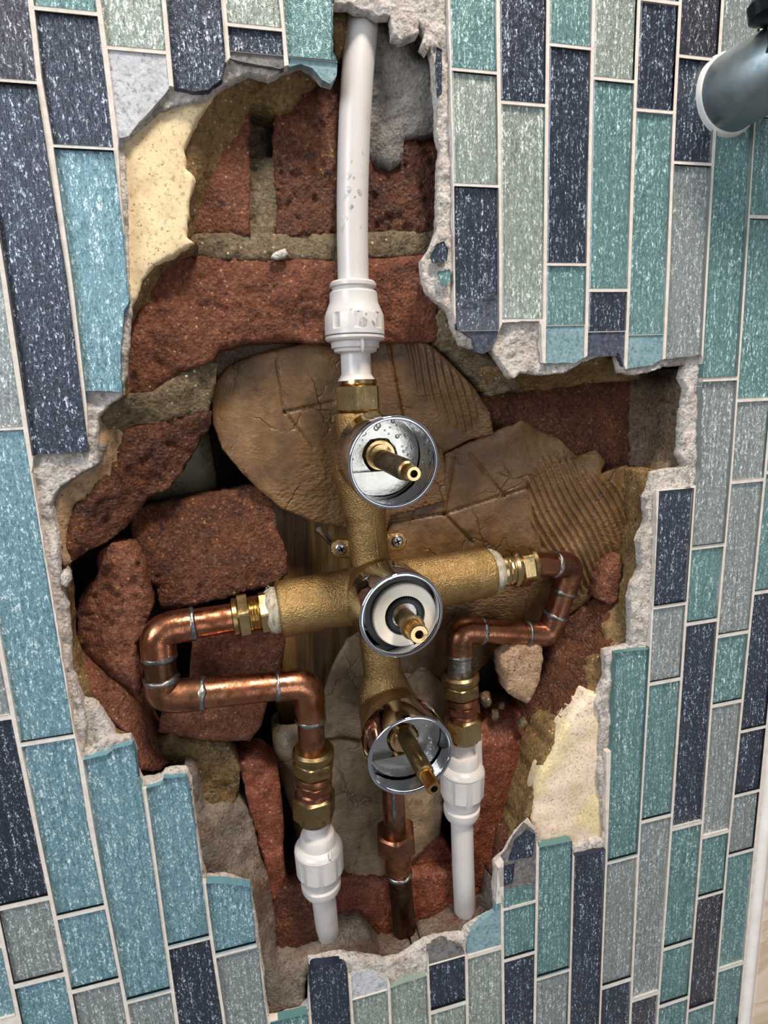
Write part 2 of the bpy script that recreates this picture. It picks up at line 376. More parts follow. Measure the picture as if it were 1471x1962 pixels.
t.set(Base_Color=t.ramp(t.noise(160, 5, .7, fib), [(.3, srgb(60, 42, 20)), (.55, srgb(112, 82, 40)), (.75, srgb(140, 106, 58))]), Roughness=.55, Normal=t.bump(t.noise(220, 4, .6, fib), 1, .001)); wood_m = t.m

# ---------------------------------------------------------------- wall layers
HT = [(634, -60), (638, 34), (638, 99), (646, 119), (645, 143), (634, 158), (617, 150), (600, 129), (577, 119), (546, 127), (536, 129), (502, 122), (441, 109), (430, 122), (425, 150), (400, 172), (370, 175), (325, 163), (292, 204), (265, 231), (245, 258), (226, 262), (226, 290), (238, 467), (248, 579), (238, 593), (234, 640), (231, 688), (234, 752), (197, 749), (165, 750), (168, 865), (120, 868), (65, 871), (60, 905), (82, 1036), (112, 1206), (139, 1384), (152, 1440), (158, 1457), (204, 1446), (218, 1435), (253, 1426), (258, 1445), (266, 1500), (273, 1513), (309, 1503), (313, 1491), (355, 1488), (360, 1496), (369, 1554), (381, 1622), (388, 1692), (398, 1693), (435, 1693), (479, 1700), (483, 1741), (490, 1802), (502, 1863), (514, 1958), (592, 1944), (592, 1872), (592, 1860), (600, 1852), (655, 1846), (664, 1852), (668, 1873), (681, 1867), (702, 1863), (746, 1882), (748, 1892), (808, 1873), (820, 1868), (820, 1820), (849, 1806), (886, 1820), (895, 1832), (896, 1820), (900, 1795), (926, 1768), (951, 1751), (951, 1717), (953, 1662), (977, 1637), (989, 1612), (1010, 1586), (1027, 1595), (1031, 1624), (1095, 1612), (1099, 1641), (1160, 1629), (1162, 1600), (1160, 1561), (1162, 1443), (1173, 1439), (1176, 1350), (1178, 1250), (1243, 1244), (1249, 1170), (1255, 1098), (1257, 940), (1331, 934), (1343, 900), (1345, 740), (1347, 730), (1344, 680), (1272, 688), (1251, 699), (1200, 707), (1188, 676), (1179, 680), (1124, 682), (1110, 690), (1103, 695), (1040, 695), (1036, 625), (1033, 615), (962, 618), (955, 640), (949, 657), (928, 678), (913, 674), (909, 648), (875, 631), (869, 593), (870, 540), (868, 360), (862, 140), (858, 9), (857, -60)]
HT_s = rough(HT, 7, 1.6, 11)
AD = [(638, -60), (638, 7), (668, 7), (682, 17), (706, 20), (726, 31), (750, 27), (753, 68), (770, 78), (787, 71), (801, 65), (801, 41), (815, 62), (808, 85), (818, 98), (825, 88), (832, 116), (835, 190), (838, 252), (845, 282), (842, 306), (838, 435), (828, 470), (808, 497), (810, 531), (817, 555), (837, 576), (860, 598), (868, 625), (886, 660), (902, 667), (930, 676), (941, 669), (960, 695), (981, 724), (998, 712), (1036, 720), (1078, 716), (1112, 697), (1145, 684), (1183, 682), (1192, 712), (1217, 718), (1272, 703), (1314, 699), (1310, 724), (1319, 745), (1310, 800), (1304, 872), (1314, 893), (1255, 906), (1253, 920), (1238, 955), (1243, 997), (1226, 1039), (1230, 1090), (1217, 1120), (1209, 1153), (1209, 1238), (1175, 1246), (1160, 1250), (1162, 1301), (1143, 1348), (1152, 1380), (1145, 1477), (1152, 1540), (1157, 1606), (1099, 1622), (1036, 1614), (1019, 1578), (993, 1603), (972, 1641), (951, 1658), (949, 1717), (950, 1751), (892, 1789), (890, 1798), (849, 1802), (816, 1810), (767, 1843), (739, 1847), (653, 1835), (592, 1847), (590, 1928), (575, 1945), (518, 1961), (510, 1920), (498, 1814), (482, 1724), (478, 1700), (432, 1687), (394, 1688), (377, 1595), (365, 1500), (355, 1480), (313, 1482), (306, 1492), (272, 1500), (262, 1478), (258, 1440), (248, 1415), (211, 1418), (160, 1440), (166, 1395), (158, 1345), (136, 1291), (129, 1165), (112, 1121), (112, 1050), (100, 968), (102, 954), (116, 934), (184, 889), (187, 800), (204, 776), (236, 756), (246, 640), (250, 583), (246, 480), (242, 330), (238, 272), (279, 235), (306, 211), (340, 201), (394, 192), (415, 168), (442, 153), (476, 136), (515, 150), (543, 132), (577, 122), (598, 133), (617, 152), (636, 160), (644, 145), (644, 118), (637, 98), (637, 34)]
def ptop(l): return [(a, max(b, -60)) for a, b in l]

wall = empty('wall_front', (0, 0, 0), kind='structure')
XL, XR, ZB, ZT = -350, 290, -600, 260
# grout bed with the opening cut out
TILE_RECTS = []
TILE_LABEL = dict(N='navy blue glitter glass tile', K='dark purple grey glitter glass tile', T='teal green glitter glass tile', B='light blue teal glitter glass tile', G='grey glitter glass tile', S='silver green glitter glass tile', m='matt blue chipped tile remnant', n='matt navy chipped tile remnant', g='whitish chipped tile remnant', d='grey chipped tile remnant')
HTw0 = at(HT_s[:, 0], HT_s[:, 1], 3.)[:, [0, 2]]
def ring_slab(name, hole_px, y0, y1, mat, lumps=0, band=None, grid=6, seed=2, jit=0, cut=()):
    """wall sheet between y0 and y1 with an opening; inside the band (px polygon) it gets a dense lumpy surface"""
    H = rough(hole_px, grid, jit, seed)[:, :2] if jit else np.array(hole_px)[:, :2]
    Hw = at(H[:, 0], H[:, 1], y0)[:, [0, 2]]
    c = [Vector(p) for p in ((XL, ZB), (XR, ZB), (XR, ZT), (XL, ZT))]+[Vector(p) for p in Hw]
    n = len(Hw); ed = [(0, 1), (1, 2), (2, 3), (3, 0)]+[(4+i, 4+(i+1) % n) for i in range(n)]
    for R_ in cut:
        k0_ = len(c); c += [Vector(p) for p in R_]; ed += [(k0_+i, k0_+(i+1) % len(R_)) for i in range(len(R_))]
    if band is not None:
        bb = np.array(band)[:, :2]; x0, y0_ = bb.min(0)-12; x1, y1_ = bb.max(0)+12
        gx, gy = np.meshgrid(np.arange(x0, x1, grid), np.arange(y0_, y1_, grid)); gx = gx.ravel()+rng.uniform(-1.5, 1.5, gx.size); gy = gy.ravel()+rng.uniform(-1.5, 1.5, gy.size)
        big = rough(band, 20, 0)[:, :2]
        dm = np.hypot(gx[:, None]-big[None, :, 0], gy[:, None]-big[None, :, 1]).min(1)
        dh = np.hypot(gx[:, None]-H[None, :, 0], gy[:, None]-H[None, :, 1]).min(1)
        m = (pip(bb, gx, gy) | (dm < 12)) & ~pip(H, gx, gy) & (dh > grid*.5)
        g = at(gx[m], gy[m], y0); c += [Vector((p[0], p[2])) for p in g]
    ov, oe, of, _, _, _ = delaunay_2d_cdt(c, ed, [], 0, 1e-5)
    V2 = np.array([(v.x, v.y) for v in ov]); cen = np.array([V2[list(t)].mean(0) for t in of]); keep = ~pip(Hw, cen[:, 0], cen[:, 1])
    for R_ in cut:
        bx = (cen[:, 0] > R_[:, 0].min()) & (cen[:, 0] < R_[:, 0].max()) & (cen[:, 1] > R_[:, 1].min()) & (cen[:, 1] < R_[:, 1].max()); ii = np.where(bx)[0]
        if len(ii): keep[ii] &= ~pip(R_, cen[ii, 0], cen[ii, 1])
    verts = []; inH = pip(HTw0, V2[:, 0], V2[:, 1]) if lumps else None
    for vi, p in enumerate(V2):
        yy = y0
        if lumps and XL+5 < p[0] < XR-5: yy += lumps*noise.fractal(Vector((p[0], seed, p[1]))*.11, .8, 2.1, 4)+lumps*.5*noise.noise(Vector((p[0], 0, p[1]))*.5)
        if lumps and not inH[vi]: yy = max(yy, 3.3)
        verts.append((p[0], yy, p[1]))
    faces = []; ec = set()
    for t, k in zip(of, keep):
        if not k: continue
        a, b, cc = [V2[i] for i in t[:3]]
        t = list(t) if (b[0]-a[0])*(cc[1]-a[1])-(b[1]-a[1])*(cc[0]-a[0]) > 0 else list(t)[::-1]
        faces.append(tuple(t))
        for i in range(3): ec.add((t[i], t[(i+1) % 3]))
    for a, b in [e for e in ec if (e[1], e[0]) not in ec]:
        n0 = len(verts); verts += [(verts[a][0], y1, verts[a][2]), (verts[b][0], y1, verts[b][2])]; faces.append((b, a, n0, n0+1))
    return mk(name, verts, faces, mat, wall, bool(lumps), None if lumps else 30)
ring_slab('tile_adhesive', ptop(AD), 3.4, 9, adh_m, 1.6, HT, 5, 4, 2.2)

# column lines measured on the photograph (px), used to set every joint in wall millimetres
LINES = {-12: [], -11: [(35, 1955)], -10: [(39, 1452), (95, 1714), (134, 1907)], -9: [(5, 518), (20, 637), (37, 756), (61, 900), (82, 1036), (112, 1206), (139, 1384), (155, 1452), (170, 1571), (204, 1741), (237, 1907)],
 -8: [(58, 0), (76, 170), (102, 306), (124, 476), (136, 552), (150, 688), (163, 790), (267, 1452), (292, 1622), (331, 1907)],
 -7: [(187, 0), (200, 92), (217, 238), (224, 306), (401, 1775), (429, 1953)], -6: [(314, 0), (325, 136), (502, 1863), (514, 1953)], -5: [(428, 0), (433, 68), (592, 1928)], -4: [(538, 0), (544, 51), (671, 1896), (675, 1961)],
 -3: [(746, 1904), (748, 1961)], -2: [(820, 1871), (824, 1961)], -1: [(860, 50), (866, 265), (869, 534), (894, 1835), (896, 1961)],
 0: [(955, 50), (958, 265), (959, 534), (963, 1782), (965, 1955)], 1: [(1048, 265), (1045, 534), (1031, 1645), (1025, 1941)], 2: [(1132, 265), (1127, 534), (1099, 1645), (1091, 1941)],
 3: [(1215, 265), (1207, 534), (1175, 1280), (1162, 1645), (1150, 1941)], 4: [(1291, 265), (1281, 534), (1245, 1280), (1223, 1645), (1209, 1941)],
 5: [(1369, 265), (1354, 534), (1333, 921), (1308, 1280), (1283, 1645), (1261, 1941)], 6: [(1444, 265), (1428, 534), (1401, 921), (1369, 1280), (1342, 1645), (1318, 1941)],
 7: [(1466, 921), (1430, 1280), (1394, 1645), (1369, 1941)], 8: [(1445, 1645), (1418, 1941)]}
def lineX(k, z):
    L = LINES.get(k) or []
    if not L: return 25.0*k+(lineX(-11, z)+275 if k < -11 else 0)
    q = np.array([at(x, y, 0.)[[0, 2]] for x, y in L]); q = q[np.argsort(q[:, 1])]
    dx = np.interp(z, q[:, 1], q[:, 0]-25*k); return 25*k+dx
HTw = at(HT_s[:, 0], HT_s[:, 1], 0)[:, [0, 2]]
def pxz(k, ypx):
    """wall height of a joint seen at pixel row ypx in the middle of column k"""
    z = at(700., ypx, 0.)[2]
    for _ in range(8):
        x = (lineX(k, z)+lineX(k+1, z))/2; py = proj((x, 0, z))[1]; z -= (ypx-py)/-3.4*-1
    return z
def tile(k, z1, z0, code, gap=1.0):
    """one glass tile of column k between heights z1 (top) and z0, clipped by the broken opening"""
    pts = []
    for z in (z0, (z0+z1)/2, z1): pts.append((lineX(k, z)+gap, z))
    for z in (z1, (z0+z1)/2, z0): pts.append((lineX(k+1, z)-gap, z))
    # ccw in (x,z): left bottom -> up is clockwise, so reverse
    R = np.array(pts[::-1]); TILE_RECTS.append(R)
    inside = pip(HTw, *np.mgrid[0:1:9j, 0:1:25j].reshape(2, -1)*np.array([[R[:, 0].max()-R[:, 0].min()], [z1-z0]])+np.array([[R[:, 0].min()], [z0]]))
    hit = inside.any() or pip(R, HTw[:, 0], HTw[:, 1]).any()
    loops = []
    if hit:
        n = len(HTw); c = [Vector(p) for p in R]+[Vector(p) for p in HTw]
        ed = [(i, (i+1) % 6) for i in range(6)]+[(6+i, 6+(i+1) % n) for i in range(n)]
        ov, oe, of, _, _, _ = delaunay_2d_cdt(c, ed, [], 0, 1e-5)
        V2 = np.array([(v.x, v.y) for v in ov]); cen = np.array([V2[list(q)].mean(0) for q in of])
        keep = pip(R, cen[:, 0], cen[:, 1]) & ~pip(HTw, cen[:, 0], cen[:, 1])
        ec = set()
        for q, kk in zip(of, keep):
            if not kk: continue
            a, b, cc = [V2[i] for i in q[:3]]
            q = list(q) if (b[0]-a[0])*(cc[1]-a[1])-(b[1]-a[1])*(cc[0]-a[0]) > 0 else list(q)[::-1]
            for i in range(3): ec.add((q[i], q[(i+1) % 3]))
        nxt = {a: b for a, b in ec if (b, a) not in ec}
        while nxt:
            s = next(iter(nxt)); lp = []; c_ = s
            while c_ in nxt: lp.append(V2[c_]); c_ = nxt.pop(c_)
            ar = .5*abs(sum(lp[i][0]*lp[(i+1) % len(lp)][1]-lp[(i+1) % len(lp)][0]*lp[i][1] for i in range(len(lp))))
            if len(lp) > 3 and ar > 25: loops.append(np.array(lp))
    else:
        loops = [R]
    yt0 = 1.3 if code.islower() else 0
    for lp in loops:
        n = len(lp); cut = hit or yt0 > 0; v = []; f = []; mi = []
        if cut:
            v += [(p[0], yt0, p[1]) for p in lp]; f.append(tuple(range(n))); mi.append(1); top = 0
        else:
            c_ = lp.mean(0); ins = []
            for p in lp: q = p.copy(); q[0] += .55*np.sign(c_[0]-p[0]); q[1] += .55*np.sign(c_[1]-p[1])*(abs(c_[1]-p[1]) > 2); ins.append(q)
            v += [(p[0], 0, p[1]) for p in ins]; f.append(tuple(range(n))); mi.append(1)
            v += [(p[0], .45, p[1]) for p in lp]
            for i in range(n): j = (i+1) % n; f.append((i, n+i, n+j, j)); mi.append(1)
            top = n
        b0 = len(v); v += [(p[0], 2.0, p[1]) for p in lp]
        for i in range(n): j = (i+1) % n; f.append((top+i, b0+i, b0+j, top+j)); mi.append(2)
        f.append(tuple(b0+i for i in range(n))); mi.append(0)
        b1 = len(v); v += [(p[0], 5., p[1]) for p in lp]
        for i in range(n): j = (i+1) % n; f.append((b0+i, b1+i, b1+j, b0+j)); mi.append(2)
        mk('tile', v, f, TM[code], wall, False, None, mi)['label'] = TILE_LABEL[code]
COLS = {
 -12: [(1820, 'G', 1700), (1960, 'B', 1830)],
 -11: [(1378, 'G', 1215), (1728, 'N', 1387), (1876, 'G', 1737), (2040, 'B', 1885)],
 -10: [(820, 'G', 470), (1416, 'B', 826), (1746, 'B', 1424), (1887, 'B', 1754), (2060, 'G', 1895), (462, 'B', 300)],
 -9: [(150, 'K', -40), (870, 'N', 158), (1907, 'B', 1425), (2080, 'G', 1915)],
 -8: [(16, 'T', -120), (278, 'N', 25), (790, 'B', 285), (1804, 'B', 1480), (2090, 'N', 1812)],
 -7: [(90, 'S', -130), (290, 'g', 98), (1818, 'B', 1670), (2090, 'G', 1826)],
 -6: [(190, 'N', -120), (2080, 'T', 1950)],
 -5: [(46, 'S', -110), (100, 'N', 54), (190, 'd', 101), (2060, 'N', 1840)],
 -4: [(112, 'T', -90), (200, 'm', 113), (1908, 'g', 1855), (2050, 'S', 1909)],
 -3: [(2060, 'S', 1862)],
 -2: [(1842, 'd', 1795), (1928, 'N', 1843), (2070, 'S', 1936)],
 -1: [(131, 'T', -70), (351, 'S', 138), (632, 'N', 358), (720, 'n', 634), (1823, 'm', 1740), (2050, 'S', 1830)],
 0: [(194, 'N', -110), (610, 'S', 201), (1735, 'd', 1580), (1831, 'T', 1739), (2060, 'N', 1838)],
 1: [(84, 'T', -60), (503, 'N', 91), (622, 'T', 509), (730, 'm', 624), (1865, 'T', 1600), (2060, 'G', 1872)],
 2: [(148, 'S', -90), (552, 'T', 155), (634, 'N', 559), (720, 'n', 636), (2070, 'N', 1610)],
 3: [(-4, 'T', -80), (208, 'N', 4), (640, 'T', 215), (740, 'm', 642), (1644, 'T', 1246), (1882, 'G', 1651), (2060, 'N', 1890)],
 4: [(106, 'K', -60), (309, 'N', 113), (700, 'G', 316), (1157, 'N', 938), (1303, 'G', 1164), (1566, 'T', 1310), (1908, 'G', 1573), (2060, 'K', 1915)],
 5: [(104, 'G', -70), (722, 'T', 112), (1044, 'G', 730), (1189, 'T', 1051), (1580, 'N', 1196), (1809, 'T', 1587), (1918, 'T', 1816), (2060, 'T', 1925)],
 6: [(218, 'G', -60), (412, 'T', 225), (762, 'T', 419), (918, 'G', 769), (1212, 'G', 925), (1345, 'T', 1219), (1597, 'G', 1352), (1713, 'T', 1603), (1927, 'K', 1719), (2060, 'T', 1933)],
 7: [(560, 'T', 330), (900, 'G', 567), (1130, 'T', 907), (1395, 'N', 1137), (1518, 'N', 1401), (1632, 'G', 1524), (1851, 'T', 1638), (2060, 'T', 1857)],
}
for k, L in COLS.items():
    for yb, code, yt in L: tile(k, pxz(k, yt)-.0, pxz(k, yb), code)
ring_slab('grout', HT_s, .6, 5, grout_m, cut=TILE_RECTS)
# plain beige tiling beyond the white corner strip
for i, (z0, z1) in enumerate(((-600, -299), (-297, 4), (6, 258))):
    mb = MB(); x0, x1 = 212, 288
    mb.add([(x0+.6, 0, z0+.6), (x1, 0, z0+.6), (x1, 0, z1-.6), (x0+.6, 0, z1-.6), (x0, .6, z0), (x1, .6, z0), (x1, .6, z1), (x0, .6, z1), (x0, 5, z0), (x1, 5, z0), (x1, 5, z1), (x0, 5, z1)],
           [(0, 1, 2, 3), (0, 4, 5, 1), (1, 5, 6, 2), (2, 6, 7, 3), (3, 7, 4, 0), (4, 8, 9, 5), (6, 10, 11, 7), (7, 11, 8, 4), (5, 9, 10, 6)])
    mk('stone_tile', mb.v, mb.f, beige_m, wall, False)
tr = mk('trim_1', [(201, .2, ZB), (211, .2, ZB), (211, .2, ZT), (201, .2, ZT), (206, -1.4, ZB), (206, -1.4, ZT), (201, 3, ZB), (201, 3, ZT), (211, 3, ZB), (211, 3, ZT)],
        [(0, 4, 5, 3), (4, 1, 2, 5), (6, 0, 3, 7), (1, 8, 9, 2)], seal_m, None, True, None)
setprops(tr, kind='structure')

# plaster, render, mortar and bricks behind the tiling (outline px, px, depth mm)
def L(z, *pts): return [(p[0], p[1], p[2] if len(p) > 2 else z) for p in pts]
S = lambda name, pts, m, **k: slab(name, pts, m, wall, **k)
S('plaster', L(6, (420, 150), (396, 200), (367, 248), (352, 285), (355, 323), (372, 340), (360, 401), (357, 452), (372, 466), (347, 480), (296, 508), (272, 535), (262, 566), (248, 590), (215, 560), (205, 300), (230, 240), (290, 190), (360, 160)), cream_m, thick=12, amp=.5, ns=.04, jit=2.5, edge=.6, seed=21)
S('plaster', L(6, (1130, 1330), (1099, 1371), (1082, 1400), (1048, 1464), (1030, 1500), (1023, 1545), (1018, 1600), (1040, 1640), (1120, 1650), (1185, 1640), (1180, 1400), (1185, 1330)), pink_m, thick=12, amp=1.2, ns=.05, jit=3, edge=.6, seed=22)
S('plaster', L(7, (150, 1330), (185, 1350), (208, 1385), (222, 1408), (245, 1412), (262, 1440), (240, 1470), (140, 1480), (130, 1400)), adh_m, thick=8, amp=.6, jit=2, seed=23)
S('adhesive_bed', L(6.5, (60, 860), (205, 850), (190, 890), (150, 915), (118, 940), (106, 960), (108, 1000), (80, 1040), (55, 960)), cement_m, thick=8, amp=.5, jit=2, seed=24)

# upper left render and bricks
S('sand_render', L(9, (430, 140), (476, 128), (515, 140), (545, 124), (577, 112), (612, 140, 10), (600, 170, 17), (578, 185, 20), (560, 208, 17), (535, 218, 18), (505, 210, 19), (478, 200, 17), (474, 230, 19), (462, 262, 19), (432, 290, 19), (415, 330, 19), (398, 365, 19), (380, 420, 19), (374, 450, 19), (352, 468, 12), (350, 400), (360, 340), (345, 290), (360, 240), (388, 195), (410, 165)), sand_m, thick=16, amp=1.3, seed=31, edge=1.5)
S('brick', L(19, (420, 200), (478, 190), (480, 452), (340, 450), (350, 300)), brick_m, thick=20, amp=1, seed=32, jit=2)
S('mortar_joint', L(22, (472, 300, 26), (530, 300, 26), (532, 340), (530, 455, 22), (474, 455, 21), (473, 340)), sandg_m, thick=12, amp=1.5, seed=33, crag=.8)
S('mortar_joint', L(38, (468, 180), (535, 180), (535, 320), (468, 320)), mud_m, thick=12, amp=2.5, seed=34, crag=1)
S('brick', L(21, (525, 190), (570, 150), (650, 140), (700, 180), (720, 300), (720, 452), (528, 455), (524, 330)), brick_d, thick=22, amp=2.2, seed=35, crag=1.6, edge=2)
S('brick', L(22, (690, 300), (780, 250), (842, 230), (846, 450), (700, 455)), brick_d, thick=22, amp=2.4, seed=36, crag=1.8, edge=2)
S('brick', L(14, (636, -70), (672, -70), (668, 60), (655, 110), (640, 108), (634, 60)), sand_m, thick=22, amp=1.2, seed=37)
S('cement_patch', L(15, (715, -60), (840, -60), (838, 120), (842, 190, 13), (843, 250, 14), (800, 262, 18), (776, 268, 19), (770, 306, 20), (748, 326, 21), (722, 320, 21), (700, 310, 20), (690, 200, 18), (705, 60, 16)), cement_m, thick=16, amp=2, ns=.06, seed=38, edge=1.5)
S('mortar_joint', L(20, (352, 448, 17), (470, 446), (640, 448), (845, 440), (842, 488), (640, 500), (350, 496, 18)), sandg_m, thick=14, amp=1.6, seed=39, crag=.7)
S('brick', L(18, (346, 490), (500, 494), (640, 500), (838, 486), (842, 560), (838, 600), (838, 655, 22), (640, 662, 24), (560, 655, 24), (480, 655, 23), (420, 672, 20), (405, 690, 19), (345, 714, 17), (290, 755, 15), (244, 756, 12), (240, 690, 12), (248, 640, 12), (262, 600, 13), (275, 555, 14), (305, 512, 16)), brick_m, thick=26, amp=1.8, seed=40, crag=.9, edge=1.6, jit=2.5)
S('sand_render', L(8, (240, 590), (258, 568), (292, 506), (345, 474), (378, 462), (366, 488, 15), (340, 500, 16), (310, 524, 15), (288, 560, 14), (290, 580, 14), (262, 596, 13), (246, 640, 12), (240, 620)), sand_m, thick=14, amp=1, seed=41)
S('sand_render', L(8, (226, 690), (240, 640), (250, 660, 12), (246, 760, 12), (228, 765)), sand_m, thick=14, amp=.8, seed=42)
S('mortar_joint', L(40, (400, 690), (440, 655), (560, 640), (640, 645), (640, 720), (560, 730), (430, 760)), mud_m, thick=10, amp=1, seed=43)
S('mortar_joint', L(15, (196, 772, 9), (240, 752, 12), (290, 752, 16), (345, 712, 19), (405, 690, 22), (418, 700, 24), (410, 740, 25), (398, 790, 25), (330, 803, 21), (260, 818, 18), (218, 842, 15), (190, 880, 10), (184, 840, 8)), sandg_m, thick=24, amp=1.5, seed=44, crag=.7)
S('brick', L(16, (216, 842), (250, 820), (330, 800, 20), (402, 788, 25), (398, 826, 27), (384, 836, 27), (368, 870, 27), (345, 910, 26), (322, 938, 25), (290, 948, 24), (258, 985, 23), (240, 1012, 21), (205, 1040, 18), (168, 1056, 15), (136, 1078, 12), (125, 1040, 10), (130, 990, 10), (160, 950, 11), (200, 900, 13)), brick_d, thick=26, amp=2, seed=45, crag=1.4, edge=1.5, jit=4)
S('sand_render', L(7.5, (98, 960), (114, 932), (150, 905), (184, 880), (188, 800), (206, 800, 12), (232, 830, 15), (238, 870, 15), (215, 920, 14), (170, 948, 12), (140, 968, 11), (136, 1000, 11), (138, 1076, 12), (122, 1090, 11), (108, 1050), (108, 1000)), tan_m, thick=16, amp=1, seed=46, jit=3)
# left lower edge
S('sand_render', L(9, (104, 1100), (122, 1090), (128, 1160), (132, 1240), (146, 1282), (168, 1300, 13), (200, 1350, 14), (225, 1385, 14), (250, 1400, 12), (262, 1435, 9), (245, 1420), (210, 1405), (200, 1375), (165, 1345), (135, 1300), (118, 1200)), sand_m, thick=14, amp=1.1, seed=47)
S('brick', L(15, (140, 1265), (175, 1290), (232, 1325), (268, 1365, 20), (292, 1420, 22), (325, 1462, 22), (300, 1484, 16), (266, 1478, 10), (256, 1440, 9), (240, 1405, 10), (205, 1370, 11), (165, 1330, 11)), brick_r, thick=26, amp=1.4, seed=48, edge=1.8)

# right of the pipe: mortar over the recess, recess brick, recess cheek
S('mortar_joint', L(16, (838, 560), (862, 600), (880, 655), (930, 672), (960, 690), (986, 724), (1000, 745, 24), (940, 760, 27), (905, 720, 26), (865, 680, 25), (832, 660, 23), (834, 600, 20)), sandg_m, thick=22, amp=2, seed=51, crag=1.5)
S('mortar_joint', L(12, (960, 700), (1000, 700), (1040, 712), (1100, 690), (1150, 672), (1200, 690), (1225, 708), (1225, 726, 26), (1120, 735, 29), (1000, 750, 29), (930, 748, 28), (900, 700, 24)), sand_m, thick=22, amp=1.6, seed=52, crag=1)
S('brick', L(44, (880, 715), (1215, 700), (1232, 700), (1232, 960), (1150, 960), (1040, 900), (900, 860)), brick_d, thick=20, amp=2.2, seed=53, crag=1.2)
S('sand_render', L(42, (1205, 700), (1250, 700, 38), (1296, 706, 14), (1322, 720, 8), (1324, 760, 8), (1312, 820, 8), (1308, 880, 8), (1300, 908, 9), (1258, 916, 9), (1245, 960, 12), (1215, 960, 40)), mud_m, thick=20, amp=1.6, seed=54, crag=1, edge=0)
S('sand_render', L(9, (1262, 900), (1242, 950), (1248, 1000), (1232, 1040), (1236, 1090), (1222, 1122), (1214, 1155), (1216, 1245), (1180, 1256), (1160, 1262, 14), (1162, 1200, 18), (1186, 1150, 20), (1190, 1080, 22), (1215, 1020, 24), (1205, 960, 26), (1212, 900, 26)), sand_m, thick=24, amp=1.4, seed=55, crag=.6)
S('brick', L(20, (1148, 1150), (1162, 1090), (1188, 1062), (1192, 1110), (1182, 1156), (1165, 1158)), brick_r, thick=18, amp=1.4, seed=56, crag=.8)
S('brick', L(26, (1120, 1165, 34), (1180, 1155, 22), (1186, 1245, 14), (1164, 1262, 11), (1166, 1310, 10), (1148, 1350, 10), (1100, 1376, 10), (1070, 1425, 12), (1045, 1470, 14), (1028, 1530, 16), (1005, 1560, 24), (1015, 1440, 32), (1020, 1360, 36), (1040, 1290, 38), (1072, 1220, 38)), brick_d, thick=30, amp=2, seed=57, crag=1)
S('sand_render', L(8, (1166, 1250), (1162, 1310), (1145, 1350), (1105, 1368), (1055, 1450), (1028, 1510), (1018, 1560), (1000, 1600), (980, 1620, 16), (985, 1560, 20), (1010, 1500, 18), (1030, 1430, 17), (1070, 1380, 14), (1120, 1330, 13), (1140, 1260, 14)), sand_m, thick=20, amp=1.6, seed=58, crag=.8)
# bottom
S('cement_patch', L(9, (352, 1476, 12), (375, 1482, 12), (392, 1548, 16), (430, 1538, 22), (470, 1545, 25), (486, 1568, 25), (492, 1625, 23), (515, 1690, 21), (526, 1760, 20), (530, 1822, 19), (580, 1815, 22), (622, 1792, 26), (650, 1766, 28), (690, 1762, 28), (712, 1795, 26), (735, 1826, 20), (800, 1834, 16), (840, 1795, 20), (870, 1768, 24), (930, 1740, 22), (952, 1700, 12), (955, 1755), (895, 1800), (822, 1818), (770, 1850), (735, 1856), (650, 1842), (592, 1860), (580, 1950), (518, 1975), (505, 1910), (492, 1810), (478, 1710), (440, 1697), (392, 1697), (376, 1600)), cement_b, thick=22, amp=2.2, ns=.045, seed=61, edge=1.2, crag=.6)
S('brick', L(25, (455, 1462), (500, 1456), (534, 1480), (542, 1560), (545, 1700), (530, 1748, 24), (515, 1700), (500, 1630), (480, 1560)), brick_o, thick=24, amp=1.8, seed=62, crag=.8)
S('brick', L(24, (520, 1740), (545, 1700), (600, 1690), (640, 1700), (640, 1800), (580, 1830), (522, 1840)), brick_d, thick=24, amp=1.8, seed=63, crag=1.2)
S('brick', L(36, (630, 1680), (760, 1680), (940, 1660), (960, 1740), (890, 1790), (800, 1815), (700, 1800), (640, 1800)), brick_o, thick=24, amp=1.8, seed=64, crag=1)
S('brick', L(46, (780, 1600), (830, 1580), (870, 1640), (880, 1720), (780, 1720)), brick_o, thick=24, amp=2, seed=65, crag=1)
S('brick', L(34, (905, 1410), (930, 1375), (965, 1362), (1032, 1372), (1030, 1430), (1012, 1500), (1000, 1560), (985, 1620), (960, 1655), (950, 1700), (905, 1700), (898, 1560)), brick_o, thick=26, amp=1.5, seed=66, crag=.8,
  disp=lambda x, y, d: np.where(y < 1425, (1425-y)*.22, 0)+np.where(x > 975, (x-975)*.12, 0))
S('brick', L(22, (965, 1600), (1000, 1560), (1030, 1600), (1035, 1630), (980, 1700), (950, 1760), (930, 1760), (940, 1700), (955, 1650)), brick_d, thick=20, amp=1.6, seed=67, crag=.8)
# chipped scraps of tile and adhesive still stuck round the opening
def scrap(pts, code, y=1.5, seed=1, th=.6):
    q = rough(pts, 7, 1.2, seed); V = at(q[:, 0], q[:, 1], y); n = len(V); v = [tuple(p) for p in V]
    ar = sum(V[i][0]*V[(i+1) % n][2]-V[(i+1) % n][0]*V[i][2] for i in range(n))
    if ar < 0: v = v[::-1]
    v += [(a, b+th, c) for a, b, c in v[:n]]; f = [tuple(range(n))]+[(i, n+i, n+(i+1) % n, (i+1) % n) for i in range(n)]+[tuple(range(n, 2*n))]
    mk('tile', v, f, TM[code], wall, False, None, [1]+[2]*n+[0])['label'] = 'broken scrap of '+TILE_LABEL[code]
scrap([(836, 90), (847, 95), (846, 180), (838, 188), (834, 140)], 'N', .3, 1)
scrap([(836, 468), (850, 462), (858, 480), (856, 500), (830, 504), (824, 492)], 'N', .3, 2)
scrap([(838, 520), (862, 516), (864, 538), (852, 548), (840, 535)], 'T', .3, 3)
